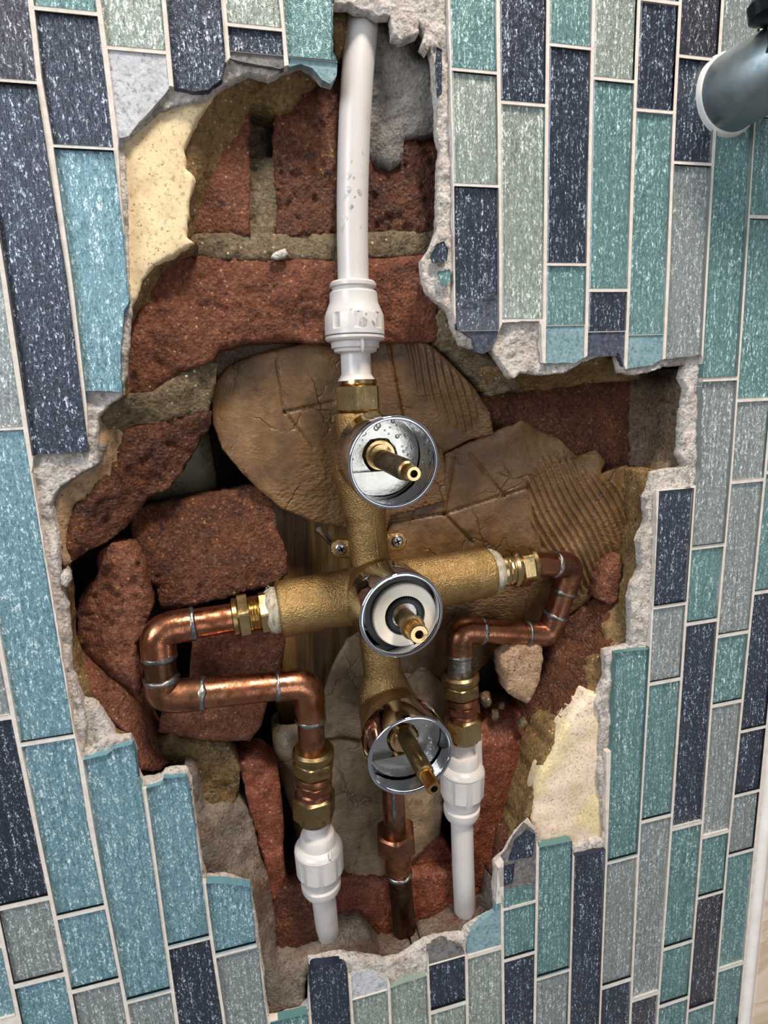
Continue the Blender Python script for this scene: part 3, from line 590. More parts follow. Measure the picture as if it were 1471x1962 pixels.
scrap([(985, 1612), (1010, 1590), (1024, 1600), (1018, 1640), (975, 1648)], 'N', .6, 5)
scrap([(953, 1664), (985, 1655), (982, 1690), (958, 1700)], 'N', .6, 6)
scrap([(952, 1708), (1000, 1700), (1022, 1700), (1020, 1728), (985, 1738), (955, 1738)], 'T', .6, 7)

# dark void behind everything
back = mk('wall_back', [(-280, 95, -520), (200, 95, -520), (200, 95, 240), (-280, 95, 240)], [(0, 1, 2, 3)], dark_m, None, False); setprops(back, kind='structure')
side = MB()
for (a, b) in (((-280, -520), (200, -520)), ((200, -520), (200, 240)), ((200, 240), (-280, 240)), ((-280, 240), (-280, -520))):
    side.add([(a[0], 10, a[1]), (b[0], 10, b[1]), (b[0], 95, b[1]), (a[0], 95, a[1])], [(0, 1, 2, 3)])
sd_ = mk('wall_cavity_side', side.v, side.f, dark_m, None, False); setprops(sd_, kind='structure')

# ---------------------------------------------------------------- loose things inside the cavity
def thing_slab(name, pts, m, label, cat, group=None, **k):
    o = slab(name, pts, m, None, back=True, **k); return setprops(o, label, cat, group)
# timber stud
def grooves(x, y, d): 
    xs = x+ (y-1100)*.02
    return 1.6*np.exp(-((xs-560)/4)**2)+1.6*np.exp(-((xs-592)/5)**2)+1.4*np.exp(-((xs-628)/4)**2)+.5*np.sin(xs/6)
thing_slab('timber_stud', L(58, (505, 940), (690, 960), (690, 1420), (540, 1420), (520, 1300)), wood_m, 'old brown timber stud with vertical grain behind the brass valve', 'timber', thick=28, grid=5, amp=.6, seed=71, disp=grooves, jit=1)
thing_slab('timber_batten', L(70, (285, 800), (345, 800), (400, 830), (420, 960), (380, 1000), (250, 1000)), olive_m, 'dull olive batten deep in the dark gap left of the rounded cardboard lobe', 'timber', thick=20, grid=6, amp=.8, seed=70, jit=1, edge=6, ew=22)
thing_slab('adhesive_blob', L(2, (116, 1102), (124, 1090), (134, 1098), (136, 1114), (128, 1126), (117, 1120)), adh_m, 'small white blob of adhesive on the left rim of the hole', 'rubble', thick=5, grid=4, amp=.8, seed=69, jit=1.5, edge=1.5)
# cardboard
def ribs(lines, cx, cy, dx, dy, pitch, mask, h):
    L_ = math.hypot(dx, dy); nx, ny = -dy/L_, dx/L_
    def fn(x, y, d):
        u = (x-cx)*nx+(y-cy)*ny+2.5*np.sin((x+y)/37)
        m = pip(np.array(mask, float), x, y)
        md = np.min([seg_dist(x, y, mask[i], mask[(i+1) % len(mask)]) for i in range(len(mask))], 0)
        m = m*np.clip(md/8, 0, 1)
        c = 0
        for (a, b) in lines: c = c+1.6*np.exp(-(seg_dist(x, y, a, b)/2.4)**2)
        return -h*m*np.sin(2*math.pi*u/pitch)+c+1.5*np.sin(x/95.)*np.cos(y/80.)
    return fn
thing_slab('cardboard_sheet', L(36, (406, 762, 38), (414, 730), (438, 702), (480, 682), (560, 664, 34), (630, 648, 32), (715, 625, 30), (738, 612, 28), (764, 612, 28), (790, 640, 28), (830, 664, 28), (872, 704, 28), (910, 745, 28), (938, 790, 29), (946, 832, 31), (900, 842, 34), (850, 868, 38), (856, 960, 38), (750, 990, 38), (740, 1020, 40), (670, 1012, 40), (600, 1000, 38), (540, 975, 36), (500, 942, 35), (462, 905, 35), (425, 860, 36), (408, 812, 37)), card_m,
  'wet brown cardboard sheet with rounded left lobe behind the top chrome shroud', 'cardboard', thick=3, grid=3, jit=.8, amp=1.3, ns=.02, seed=72, edge=.8, ew=5,
  disp=ribs([((530, 690), (545, 790)), ((545, 790), (600, 860)), ((545, 790), (640, 770)), ((740, 640), (770, 800)), ((770, 800), (850, 868))], 800, 740, .22, 1, 14, [(768, 640), (815, 660), (905, 740), (925, 800), (900, 835), (860, 815), (790, 745)], .9))
thing_slab('cardboard_sheet', L(40, (745, 990, 42), (800, 940, 42), (840, 900, 41), (855, 866, 40), (890, 850, 38), (925, 836, 36), (1000, 806, 33), (1035, 825), (1072, 842), (1105, 872), (1142, 862, 36), (1160, 882, 36), (1152, 908, 36), (1200, 892, 34), (1216, 900, 33), (1222, 950, 31), (1224, 1012, 29), (1190, 1065, 30), (1150, 1112, 34), (1130, 1150, 36), (1090, 1178, 40), (1040, 1200, 44), (960, 1240, 48), (912, 1290, 50), (880, 1310, 50), (820, 1290, 46), (745, 1290, 44), (738, 1150, 42)), card_m,
  'large torn sheet of brown cardboard with corrugation ribs at its right side', 'cardboard', thick=3, grid=3, jit=1.6, amp=1.6, ns=.02, seed=73, edge=.8, ew=5,
  disp=ribs([((850, 985), (870, 870)), ((850, 985), (960, 950)), ((850, 985), (905, 1040)), ((965, 950), (1010, 935)), ((900, 870), (965, 950)), ((1010, 935), (1040, 1050)), ((740, 1000), (850, 985))], 1100, 1000, .52, 1, 13, [(1000, 925), (1040, 870), (1095, 880), (1130, 905), (1205, 930), (1215, 1010), (1150, 1105), (1110, 1150), (1060, 1075), (1015, 1010)], 1.0))
thing_slab('cardboard_sheet', L(46, (614, 1360), (622, 1320), (640, 1270), (665, 1225), (700, 1200), (780, 1250), (830, 1290), (865, 1330), (870, 1420), (800, 1440), (700, 1440), (620, 1440)), cardp_m,
  'stained brown cardboard piece behind the brass neck between the middle and bottom shrouds', 'cardboard', thick=3, grid=5, jit=1.2, amp=1.4, ns=.03, seed=74, edge=.8, ew=5, disp=ribs([((640, 1330), (720, 1360)), ((720, 1360), (700, 1440))], 0, 0, 1, 0, 20, [(0, 0), (1, 0), (1, 1)], 0))
thing_slab('cardboard_sheet', L(40, (598, 1452), (606, 1424), (650, 1418), (720, 1426), (840, 1440), (850, 1520), (842, 1600), (800, 1640), (760, 1670), (715, 1684), (680, 1680), (650, 1662), (630, 1600), (600, 1520)), cardp_m,
  'lowest piece of stained cardboard between the lower left fitting and the bare copper tail', 'cardboard', thick=3, grid=5, jit=2, amp=1.8, ns=.03, seed=75, edge=.8, ew=5, disp=ribs([((690, 1600), (740, 1560)), ((690, 1600), (672, 1680)), ((740, 1560), (752, 1480)), ((650, 1425), (660, 1520))], 0, 0, 1, 0, 20, [(0, 0), (1, 0), (1, 1)], 0))
# rolled paper tube behind the left fitting
mb = tube([P(556, 1372, 52), P(560, 1440, 50), P(590, 1540, 48), P(600, 1600, 48)], lambda t: 11-1.2*t, 28, cap=False)
rl = build(mb, 'cardboard_roll', cardp_m); md = rl.modifiers.new('s', 'SOLIDIFY'); md.thickness = -.0012; setprops(rl, 'rolled brown paper tube with open pale end behind the lower left fitting', 'paper roll')

# brick fragments
thing_slab('brick_fragment', L(34, (250, 985, 34), (285, 970, 38), (370, 952, 42), (465, 934, 42), (500, 934, 40), (524, 960, 38), (530, 1010, 36), (550, 1062, 34), (552, 1100, 33), (530, 1118, 32), (430, 1146, 31), (335, 1168, 31), (305, 1166, 31), (300, 1122, 31), (275, 1110, 31), (268, 1062, 32), (252, 1030, 33)), brick_d, 'big rough red brick fragment wedged above the left brass arm', 'brick', thick=18, amp=2, seed=81, crag=1.4, edge=1.5, jit=3)
thing_slab('brick_fragment', L(27, (368, 1230), (385, 1190), (440, 1180), (545, 1190), (548, 1232), (538, 1290), (515, 1325), (500, 1390), (478, 1420), (390, 1420), (302, 1402), (308, 1372), (350, 1362), (362, 1300)), brick_r, 'flat pinkish red brick fragment behind the lower left copper pipe', 'brick', thick=20, amp=.8, seed=82, crag=.4, edge=1.5, jit=2)
thing_slab('brick_fragment', L(18, (192, 1055, 18), (215, 1042, 18), (246, 1034, 20), (270, 1062), (280, 1110), (290, 1165), (280, 1205), (260, 1232), (266, 1290), (271, 1352), (230, 1322), (180, 1290), (150, 1264), (146, 1210), (146, 1165), (162, 1132), (186, 1098)), brick_r, 'pointed broken brick chunk standing at the far left of the hole', 'brick', thick=16, amp=2.6, seed=83, crag=2.4, edge=3, ew=10, jit=5,
  disp=lambda x, y, d: np.clip((222-x)*.17, 0, 13)+np.clip((y-(1232+(x-148)*.72))*.28, 0, 12))
thing_slab('mortar_chunk', L(22, (962, 1262), (988, 1232), (1034, 1226), (1041, 1262), (1034, 1305), (1010, 1346), (975, 1330), (964, 1300)), chunk_m, 'pale mortar covered brick lump below the right copper bend', 'rubble', thick=14, amp=1.6, seed=84, crag=1.2, edge=2.5, ew=12, jit=3)
thing_slab('mortar_chunk', L(24, (300, 1424), (332, 1412), (382, 1426), (440, 1432), (462, 1476), (456, 1510), (444, 1552), (432, 1582), (418, 1574), (392, 1566), (368, 1532), (350, 1494), (318, 1472)), gold_m, 'wet golden brown mortar lump below the left elbow', 'rubble', thick=16, amp=3, ns=.1, seed=85, crag=2, edge=2.5, ew=14, jit=3)
thing_slab('mortar_chunk', L(44, (530, 1695), (560, 1668), (592, 1690), (588, 1716), (545, 1730)), chunk_m, 'small tan chunk beside the lower left white connector', 'rubble', thick=12, amp=1.6, seed=86, crag=1, edge=2, jit=2)
for i, (px, py, r_, Y, lb) in enumerate(((930, 1338, 4.2, 40, 'pointed olive pebble right of the upper right brass nut'), (948, 1368, 3.0, 38, 'small round tan pebble above the red brick at right'), (960, 1352, 2.4, 40, 'tiny stone between the pebbles and the pale mortar lump'), (1000, 1385, 3.4, 34, 'brown stone bit on top of the upright red brick'))):
    c = P(px, py, Y); v = []; mbp = MB()
    for a in range(9):
        for b in range(12):
            th = math.pi*a/8; ph = 2*math.pi*b/12; n_ = Vector((math.sin(th)*math.cos(ph), math.sin(th)*math.sin(ph), math.cos(th)*1.25)); v.append(c+n_*r_*(1+.35*noise.noise(n_*1.3+Vector((i*5, 0, 0)))))
    mbp.add(v, [(a*12+b, (a+1)*12+b, (a+1)*12+(b+1) % 12, a*12+(b+1) % 12) for a in range(8) for b in range(12)])
    setprops(build(mbp, 'pebble', sandg_m, None, 50), lb, 'pebble')
for i, (px, py, lb) in enumerate(((536, 486, 'pale mortar flake lying on the ledge left of the white pipe'),)):
    o = slab('mortar_flake', L(15, (519, 492), (524, 484), (546, 476), (552, 486), (546, 494), (528, 496)), adh_m, None, thick=3, grid=5, amp=.3, jit=.6, seed=90, edge=.3, back=True); setprops(o, lb, 'rubble')

# ---------------------------------------------------------------- shower valve
def V3(x, y, z): return Vector((x, y, z))
valve = empty('shower_valve', (-70, 14, -106), 'three-outlet brass shower valve body with three chrome shrouds in the broken wall', 'valve')
ax = lambda z: V3(-72.8+(-72-z)*.06, 13, z)
body = MB()
lathe(ax(-8), ax(-200), [(0, 9.5), (.02, 10.5), (.09, 10.5), (.10, 13), (.17, 15), (.28, 11.6), (.30, 10.9), (.44, 10.9), (.455, 12), (.48, 15), (.56, 15), (.585, 11), (.77, 10.9), (.78, 12), (.84, 16), (.95, 16.4), (1, 13)], 36, mb=body)
Lend, Rend = P(532, 1168, 13), P(938, 1095, 15); cmid = ax(-106)
lathe(Lend, Rend, [(0, 14.6), (.01, 15.4), (.25, 15.3), (.45, 16.5), (.55, 16.5), (.75, 15.0), (.985, 14.6), (1, 13.8)], 44, mb=body)
baseZ = {}
SH = []
for (rx, ry, rr, bx_, by_, bY) in ((756, 888, 21.6, 725, 871, -9), (771, 1180, 21.4, 741, 1151, -12), (788, 1450, 22.4, 769, 1409, -17)):
    rim = P(rx, ry, -35); base = P(bx_, by_, bY); SH.append((base, rim, rr))
    lathe(V3(base.x, 12, base.z), base+V3(0, 2, 0), [(0, 17.5), (.7, 18.5), (1, 18)], 40, mb=body)
# mounting ears
for (px, py) in ((652, 1052), (763, 1039)):
    c = P(px, py, 20); lathe(c+V3(0, 4, 0), c, [(0, 5.6), (.8, 5.6), (1, 5.0)], 28, mb=body)
    a = ax(c.z-2); a.y = 22; dirn = (a-c).normalized(); up = V3(0, 0, 1)*5.2
    v = [c+up, c-up, a-up*1.3, a+up*1.2]; v += [q+V3(0, 4, 0) for q in v]
    body.add(v, [(0, 1, 2, 3), (7, 6, 5, 4), (0, 4, 5, 1), (1, 5, 6, 2), (2, 6, 7, 3), (3, 7, 4, 0)])
vb = build(body, 'valve_body', cast_m, valve, None)
rm = vb.modifiers.new('fuse', 'REMESH'); rm.mode = 'VOXEL'; rm.voxel_size = .0009; rm.use_smooth_shade = True
sm = vb.modifiers.new('soft', 'SMOOTH'); sm.iterations = 6; sm.factor = .6
# casting seam
build(tube([ax(-40)+V3(2.5, -10.6, 0), ax(-88)+V3(2.5, -10.7, 0)], .45, 8), 'casting_seam', cast_m, valve)
build(tube([ax(-124)+V3(2.5, -10.6, 0), ax(-158)+V3(2.5, -10.7, 0)], .45, 8), 'casting_seam', cast_m, valve)
# screws
for (px, py) in ((654, 1053), (762, 1038)):
    c = P(px, py, 19.2); hd = lathe(c+V3(0, 1.6, 0), c, [(0, 3.4), (.5, 3.5), (.85, 3.0), (1, 2.2)], 28)
    sc = build(hd, 'screw', screw_m, valve)
    cr = MB()
    for a in (.35, .35+math.pi/2):
        dx, dz = math.cos(a), math.sin(a); e = V3(dx, 0, dz)*2.0; g = V3(-dz, 0, dx)*.5
        v = [c+e+g, c+e-g, c-e-g, c-e+g]; v = [q-V3(0, .08, 0) for q in v]+[q+V3(0, .4, 0) for q in v]
        cr.add(v, [(0, 1, 2, 3), (0, 4, 5, 1), (1, 5, 6, 2), (2, 6, 7, 3), (3, 7, 4, 0)])
    build(cr, 'screw_slot', hole_m, sc, None)
def droplets(name, pts, parent, rad, flat=V3(0, -1, 0)):
    mb = MB()
    for c, r_ in pts:
        d_, u, w = frame(flat); v = []
        for a in range(4):
            th = a/3*math.pi/2
            for b in range(10): ph = 2*math.pi*b/10; v.append(Vector(c)+(u*math.cos(ph)+w*math.sin(ph))*math.cos(th)*r_+d_*math.sin(th)*r_*.6)
        mb.add(v, [(a*10+b, a*10+(b+1) % 10, (a+1)*10+(b+1) % 10, (a+1)*10+b) for a in range(3) for b in range(10)])
    o = build(mb, name, water_m, parent, 60); o['kind'] = 'stuff'; return o
for n, (base, rim, R) in enumerate(SH):
    ln = (rim-base).length
    s = build(lathe(base, rim, [(0, R-.5), (.03, R), (.955, R), (.975, R-.12), (.992, R-.45), (1, R-.8), (1, R-1.6), (.985, R-1.75), (.97, R-1.8), (.965, R-2.1), (.93, R-2.2), (.92, R-1.7), (.06, R-1.5), (.06, 8.5)], 72, False, False), 'chrome_shroud', chrome_m, valve, 40)
    # backplate in the shroud with the cartridge nut
    if n != 1:
        build(lathe(base+V3(0, 1, 0), base-V3(0, 2.6, 0), [(0, 8.8), (1, 8.8), (1, R-1.8), (.6, R-1.8)], 56, False, False), 'backplate', plate_m, valve)
        build(lathe(base+V3(0, 6, 0), base-V3(0, 4.2, 0), [(0, 8.0, 'h'), (.86, 8.0, 'h'), (1, 7.2), (1, 5.6), (1.25, 5.4), (1.25, 4.4)], 48, True, True), 'cartridge_nut', brass_m, valve)
        # flat tab over the lower part of the plate
        lz = base.z-7.5; mbt = MB(); pts = []
        for i in range(15):
            a = math.pi+math.pi*i/14; x = math.cos(a)*(R-2.2); z = math.sin(a)*(R-2.2)
            if z < -7.5: pts.append((base.x+x, z+base.z))
        pts = [(base.x-math.sqrt((R-2.2)**2-56.3), base.z-7.5)]+pts+[(base.x+math.sqrt((R-2.2)**2-56.3), base.z-7.5)]
        m_ = len(pts); mbt.add([(p[0], base.y-6.2-(2.2 if True else 0)*0, p[1]) for p in pts]+[(p[0], base.y-2, p[1]) for p in pts], [tuple(range(m_)), ]+[(i, m_+i, m_+(i+1) % m_, (i+1) % m_) for i in range(m_)])
        build(mbt, 'stop_tab', plate_m, valve, 30)
        dp = []
        for i in range(46 if n == 0 else 14):
            a = random.uniform(0, 2*math.pi); q = random.uniform(10.5, R-3); z = math.sin(a)*q
            if z < -7: continue
            dp.append((V3(base.x+math.cos(a)*q, base.y-2.7, base.z+z), random.choice((.4, .55, .8, 1.1, 1.4))))
        droplets('water_droplets', dp, valve, 1)
# spindles
def spindle(A, T, r0, r1, fl, name='spindle', hole=1.6):
    """shaft from A towards tip T; the last part splined"""
    ln = (T-A).length; k = 1-fl/ln
    sp = build(lathe(A, T, [(0, r0), (k-.10, r0), (k-.09, r0*.98), (k-.06, r1*1.28), (k-.01, r1*1.28), (k, r1*1.02)], 40), name, brassd_m, valve)
    s2 = build(lathe(A+(T-A)*k, T, [(0, r1, 's'), (.95, r1, 's'), (1, r1*.86), (1, hole), (.55, hole)], 48, False, False), 'spline', brass_m, sp, 20)
    build(lathe(A+(T-A)*(k+.4*(1-k)), A+(T-A)*(k+.6*(1-k)), [(0, hole*.98), (1, hole*.98)], 24), 'bore', hole_m, sp)
tipT = P(793, 908, -63); spindle(P(716, 873, 2), tipT, 4.8, 3.35, 7.5)
tipM = P(803, 1216, -52); bM = SH[1][0]
spindle(P(762, 1170, -14), tipM, 4.9, 4.6, 9.5, hole=2.0)
tipB = P(832, 1512, -63); spindle(P(752, 1368, -2), tipB, 4.3, 3.4, 10.5, hole=1.7)
# middle cartridge: black seat, ivory stop ring, toothed black ring
base, rim, R = SH[1]
cM = P(776, 1180, -28); axd = V3(0, 1, 0)
build(lathe(cM+axd*16, cM+axd*3.5, [(0, 19.4), (1, 19.4), (1, 9)], 56, True, True), 'cartridge_seat', black_m, valve)
mb = lathe(cM+axd*3.4, cM+axd*0, [(0, 16.2), (.8, 16.2), (1, 15.6), (1, 10.2), (.6, 9.6), (.0, 9.6)], 72, False, False)
ring = build(mb, 'stop_ring', ivory_m, valve, 30)
c2 = cM+V3(-1.2, -.3, .3)
mb = MB(); nt = 60
lathe(cM+axd*3, cM-axd*.6, [(0, 9.9, 's'), (1, 9.9, 's'), (1, 6.6), (.3, 6.4)], 120, False, False, mb=mb)
build(mb, 'toothed_ring', black_m, valve, 20)
build(lathe(cM+axd*3, cM+axd*1.2, [(0, 6.6), (1, 6.6)], 40, False, True), 'cartridge_top', plate_m, valve)
v = [cM+V3(3, 0, -14.6), cM+V3(9.2, 0, -17.6), cM+V3(10.6, 0, -12.0)]; v += [q+V3(0, 3.4, 0) for q in v]
mb = MB().add(v, [(0, 1, 2), (0, 3, 4, 1), (1, 4, 5, 2), (2, 5, 3, 0)]); build(mb, 'stop_tooth', ivory_m, valve)

# loose screw shank beside the ear
sh = MB(); A_, B_ = P(610, 1014, 26), P(640, 1045, 40)
lathe(A_, B_, [(i/24, 1.9 if i % 2 else 1.45) for i in range(25)], 20, mb=sh)
setprops(build(sh, 'loose_screw', screw_m), 'loose threaded screw shank poking up left of the brass valve neck', 'screw')

# ---------------------------------------------------------------- white plastic pipes and push-fit connectors
def curve_pts(pts, n=6):
    """catmull-rom in mm"""
    p = [Vector(q) for q in pts]; p = [p[0]*2-p[1]]+p+[p[-1]*2-p[-2]]; out = []
    for i in range(1, len(p)-2):
        for k in range(n):
            t = k/n; a, b, c, d_ = p[i-1], p[i], p[i+1], p[i+2]
            out.append(.5*((2*b)+(c-a)*t+(2*a-5*b+4*c-d_)*t*t+(3*b-a-3*c+d_)*t**3))
    out.append(p[-2]); return out
up = curve_pts([P(700, -60, 20), P(695, 30, 18), P(684, 150, 15), P(677, 300, 14), P(675, 430, 14), P(677, 548, 14)])
wp = build(tube(up, 7.7, 40), 'plastic_pipe', plastic_m); setprops(wp, 'tall white plastic pipe rising from the top connector to the top edge', 'pipe')
def pushfit(A, B, label, prof, nub=None, flip=False):
    o = empty('pushfit_connector', B, label, 'pipe connector', None)
    build(lathe(A, B, prof['collar'], 56), 'collet', plastic_m, o)
    build(lathe(A, B, prof['cap'], 64), 'cap', plastic_m, o, 25)
    build(lathe(A, B, prof['seal'], 56), 'seal', gseal_m, o)
    bd = build(lathe(A, B, prof['body'], 56), 'body', plastic_m, o)
    return o
# upper connector: top y=540 -> bottom y=727
A_, B_ = P(676, 541, 14), P(683, 730, 14)
pc = pushfit(A_, B_, 'white push-fit connector on top of the brass valve nut',
    dict(collar=[(0, 10.8), (.02, 11.6), (.05, 11.6), (.065, 10.6), (.11, 10.4)],
         cap=[(.10, 11.6), (.115, 12.0), (.20, 12.2), (.27, 13.6), (.32, 14.6), (.335, 14.9, 'r'), (.47, 15.1, 'r'), (.485, 15.1), (.53, 15.1), (.535, 14.6)],
         seal=[(.53, 14.5), (.55, 14.5)],
         body=[(.545, 15.0), (.57, 15.1), (.59, 14.3), (.60, 12.4), (.66, 12.2), (.67, 11.0), (.70, 10.8), (.715, 8.6), (.72, 7.7), (.93, 7.7), (.96, 8.6), (1.0, 9.8)]))
nb = P(684, 655, 14); build(lathe(nb+V3(0, -13.2, 2), nb+V3(0, -12.4, -6), [(0, 1.2), (.8, 1.0), (1, .4)], 12), 'rib', plastic_m, pc)
droplets('water_droplets', [(P(px, py, 14)+V3(0, -15.1, 0), r_) for px, py, r_ in ((684, 622, 2.0), (706, 612, 1.2), (690, 605, .7), (664, 590, .7))], pc, 1)
# upper brass nut
A_, B_ = P(685, 728, 14), P(688, 800, 14)
nt_ = empty('compression_nut', B_, 'polished brass hexagon nut above the top chrome shroud', 'nut', None)
build(lathe(A_, B_, [(0, 9.9), (.10, 10.1), (.14, 9.4)], 40), 'olive_rim', brass_m, nt_)
build(lathe(A_, B_, [(.14, 9.8, ''), (.18, 10.9, 'h'), (.78, 10.9, 'h'), (.84, 9.9)], 72, ph=.22), 'hex_nut', brass_m, nt_, 18)
build(lathe(A_, B_, [(.84, 9.2), (.87, 9.6), (.9, 9.2), (.93, 9.6), (.96, 9.2), (1, 9.2)], 40), 'thread', brassd_m, nt_)
droplets('water_droplets', [(P(px, py, 14)+V3(0, -10.9, 0), r_) for px, py, r_ in ((660, 760, .7), (673, 758, .9), (668, 772, .6), (690, 764, .5), (705, 768, .5))], nt_, 1)

# arm end fittings -------------------------------------------------
def ring_prof(n, r_, a): return [(i/n, r_+(a if i % 2 else 0)) for i in range(n+1)]
def tape(A, B, R, o):
    build(lathe(A, B, [(0, R*.9), (.08, R), (.25, R*.97), (.4, R*1.01), (.6, R*.95), (.8, R*.9), (1, R*.8)], 40), 'thread_tape', tape_m, o, 60)
    for i in range(7):
        a = random.uniform(2.5, 4.6); d_, u, w = frame(Vector(B)-Vector(A)); c = Vector(A).lerp(Vector(B), random.uniform(.1, .8)); p0 = c+(u*math.cos(a)+w*math.sin(a))*R*1.0
        p1 = c+(u*math.cos(a+1.0)+w*math.sin(a+1.0))*R*1.06+d_*random.uniform(-3, 3); pm = (p0+p1)/2; pm = c+(pm-c).normalized()*R*1.08
        build(tube(curve_pts([p0, pm, p1], 4), .28, 6), 'tape_strand', tape_m, o)
def V_r(px, py, Y): return P(px, py, Y)
# left arm fitting: x 425..515
ld = (Rend-Lend).normalized()
lf = empty('compression_fitting', Lend-ld*12, 'brass compression fitting screwed into the left end of the valve', 'pipe fitting', None)
tape(Lend+ld*1, Lend-ld*6.5, 12.6, lf)
q = Lend-ld*5
build(lathe(q, q-ld*4.5, [(0, 9.5, ''), (.1, 10.3, 'h'), (.9, 10.3, 'h'), (1, 9.5)], 72, ph=.3), 'hex_body', brass_m, lf, 18)
build(lathe(q-ld*4.5, q-ld*9.5, [(0, 9.2), (.15, 9.9), (.3, 9.2), (.45, 9.9), (.6, 9.2), (.75, 9.9), (.9, 9.2), (1, 9.2)], 40), 'thread', brass_m, lf)
build(lathe(q-ld*9.5, q-ld*16, [(0, 9.7, ''), (.12, 10.9, 'h'), (.85, 10.9, 'h'), (1, 9.8)], 72, ph=.1), 'hex_nut', brass_m, lf, 18)
build(lathe(q-ld*16, q-ld*18.6, [(0, 10.0), (.8, 10.2), (1, 8.4)], 40), 'nut_collar', brassd_m, lf)
# right arm fitting
rf = empty('compression_fitting', Rend+ld*12, 'brass compression fitting screwed into the right end of the valve', 'pipe fitting', None)
tape(Rend-ld*1, Rend+ld*6, 13.2, rf)
q = Rend+ld*4
build(lathe(q, q+ld*9, [(0, 10.4), (.4, 10.4), (.45, 9.8), (.6, 10.4), (.7, 9.8), (.8, 10.4), (1, 10.2)], 40), 'thread', brass_m, rf)
build(lathe(q+ld*9, q+ld*12.5, [(0, 11.2), (.5, 12.2), (1, 11.4)], 40), 'shoulder', brass_m, rf)
build(lathe(q+ld*12.5, q+ld*21, [(0, 10.4, ''), (.1, 11.2, 'h'), (.85, 11.2, 'h'), (1, 10.4)], 72, ph=.2), 'hex_nut', brass_m, rf, 18)
build(lathe(q+ld*21, q+ld*24, [(0, 10.6), (.8, 10.6), (1, 8.6)], 40), 'nut_collar', brassd_m, rf)

# copper runs -------------------------------------------------------
def solder(o, p, d_, R=8.6, ln=3.6):
    d_ = Vector(d_).normalized(); p = Vector(p)
    mb = lathe(p-d_*ln/2, p+d_*ln/2, [(0, R*.9), (.12, R*.99), (.3, R*1.03), (.7, R*1.01), (.9, R*.97), (1, R*.9)], 36)
    sd = random.uniform(0, 99)
    for i, v in enumerate(mb.v):
        ax_ = (Vector(v)-p).dot(d_); rad = Vector(v)-p-d_*ax_; k = 1+.9*noise.noise(rad*.16+Vector((sd, 0, 0)))
        mb.v[i] = tuple(p+d_*ax_*k+rad*(1+.02*noise.noise(Vector(v)*.4)))
    build(mb, 'solder_joint', solder_m, o, 60)
def elbow(o, a, c, b, R=8.5, m=None, ends=True):
    a, b, c = Vector(a), Vector(b), Vector(c)
    build(tube([a, c, b], R, 32, bend=13), 'elbow', m or copper_m, o, 60)
    if ends: solder(o, a, c-a, R*1.01); solder(o, b, c-b, R*1.01)
lq = Lend-ld*22
p1 = P(300, 1207, 8); p2 = P(313, 1336, 7); p3 = P(592, 1308, 8); p4 = P(598, 1440, 10)
cl = empty('copper_pipe', P(300, 1330, 8), 'shiny copper pipework looping round at left of the valve', 'pipe', None)
def tow(a, b, mm): a, b = Vector(a), Vector(b); return a+(b-a).normalized()*mm
build(tube([lq, tow(p1, lq, 14)], 7.6, 32), 'pipe_length', copper_m, cl)
elbow(cl, tow(p1, lq, 17), p1, tow(p1, p2, 14), 8.6)
build(tube([tow(p1, p2, 12), tow(p2, p1, 8)], 7.8, 32), 'pipe_length', coppero_m, cl)
elbow(cl, tow(p2, p1, 10), p2, tow(p2, p3, 19), 8.7, copperd_m)
build(tube([tow(p2, p3, 16), tow(p3, p2, 16)], 7.9, 32), 'pipe_length', copper_m, cl)
elbow(cl, tow(p3, p2, 17), p3, tow(p3, p4, 22), 8.4, copper_m)
build(tube([tow(p3, p4, 18), p4], 7.4, 32), 'pipe_length', copperd_m, cl)
# right run
rq = q+ld*24
r1 = P(1096, 1082, 26); r2 = P(1052, 1216, 30); r3 = P(880, 1207, 28); r4 = P(880, 1310, 27)
cr_ = empty('copper_pipe', r2, 'dull copper pipework with three bends at right of the valve', 'pipe', None)
build(tube([rq-ld*3, tow(r1, rq, 12)], 7.5, 32), 'pipe_length', copper_m, cr_)
elbow(cr_, tow(r1, rq, 17), r1, tow(r1, r2, 18), 8.3, copperd_m)
build(tube([tow(r1, r2, 16), tow(r2, r1, 14)], 7.4, 32), 'pipe_length', copperd_m, cr_)
elbow(cr_, tow(r2, r1, 14), r2, tow(r2, r3, 17), 8.3, copperd_m)
build(tube([tow(r2, r3, 15), tow(r3, r2, 15)], 7.4, 32), 'pipe_length', copper_m, cr_)
elbow(cr_, tow(r3, r2, 15), r3, tow(r3, r4, 16), 8.3, copperd_m)
build(tube([tow(r3, r4, 14), r4], 7.8, 32), 'pipe_length', solder_m, cr_)

# lower left fitting and connector ---------------------------------------
def fit_down(A, B, R, o, mats=(brassd_m, copperd_m, brassd_m)):
    """A top .. B bottom"""
    A, B = Vector(A), Vector(B)
    build(lathe(A, B, [(0, R*.92), (.03, R*1.04), (.10, R*1.06), (.14, R*.98)], 40), 'nut_collar', mats[0], o)
    build(lathe(A, B, [(.13, R*.88, ''), (.16, R*.95, 'h'), (.30, R*.95, 'h'), (.34, R*.86)], 72, ph=.2), 'hex_nut', mats[0], o, 18)
    build(lathe(A, B, [(.34, R*.90), (.37, R*.95), (.42, R*.95), (.44, R*.86)], 40), 'thread', mats[1], o)
    build(lathe(A, B, [(.43, R*.8, ''), (.45, R*.88, 'h'), (.54, R*.88, 'h'), (.56, R*.78), (.58, R*.86), (.64, R*.9)], 72, ph=.5), 'hex_body', mats[1], o, 18)
    build(lathe(A, B, [(.63, R*.9, ''), (.65, R*.99, 'h'), (.93, R*.99, 'h'), (.96, R*.86), (1, R*.84)], 72, ph=.15), 'lower_nut', mats[2], o, 18)
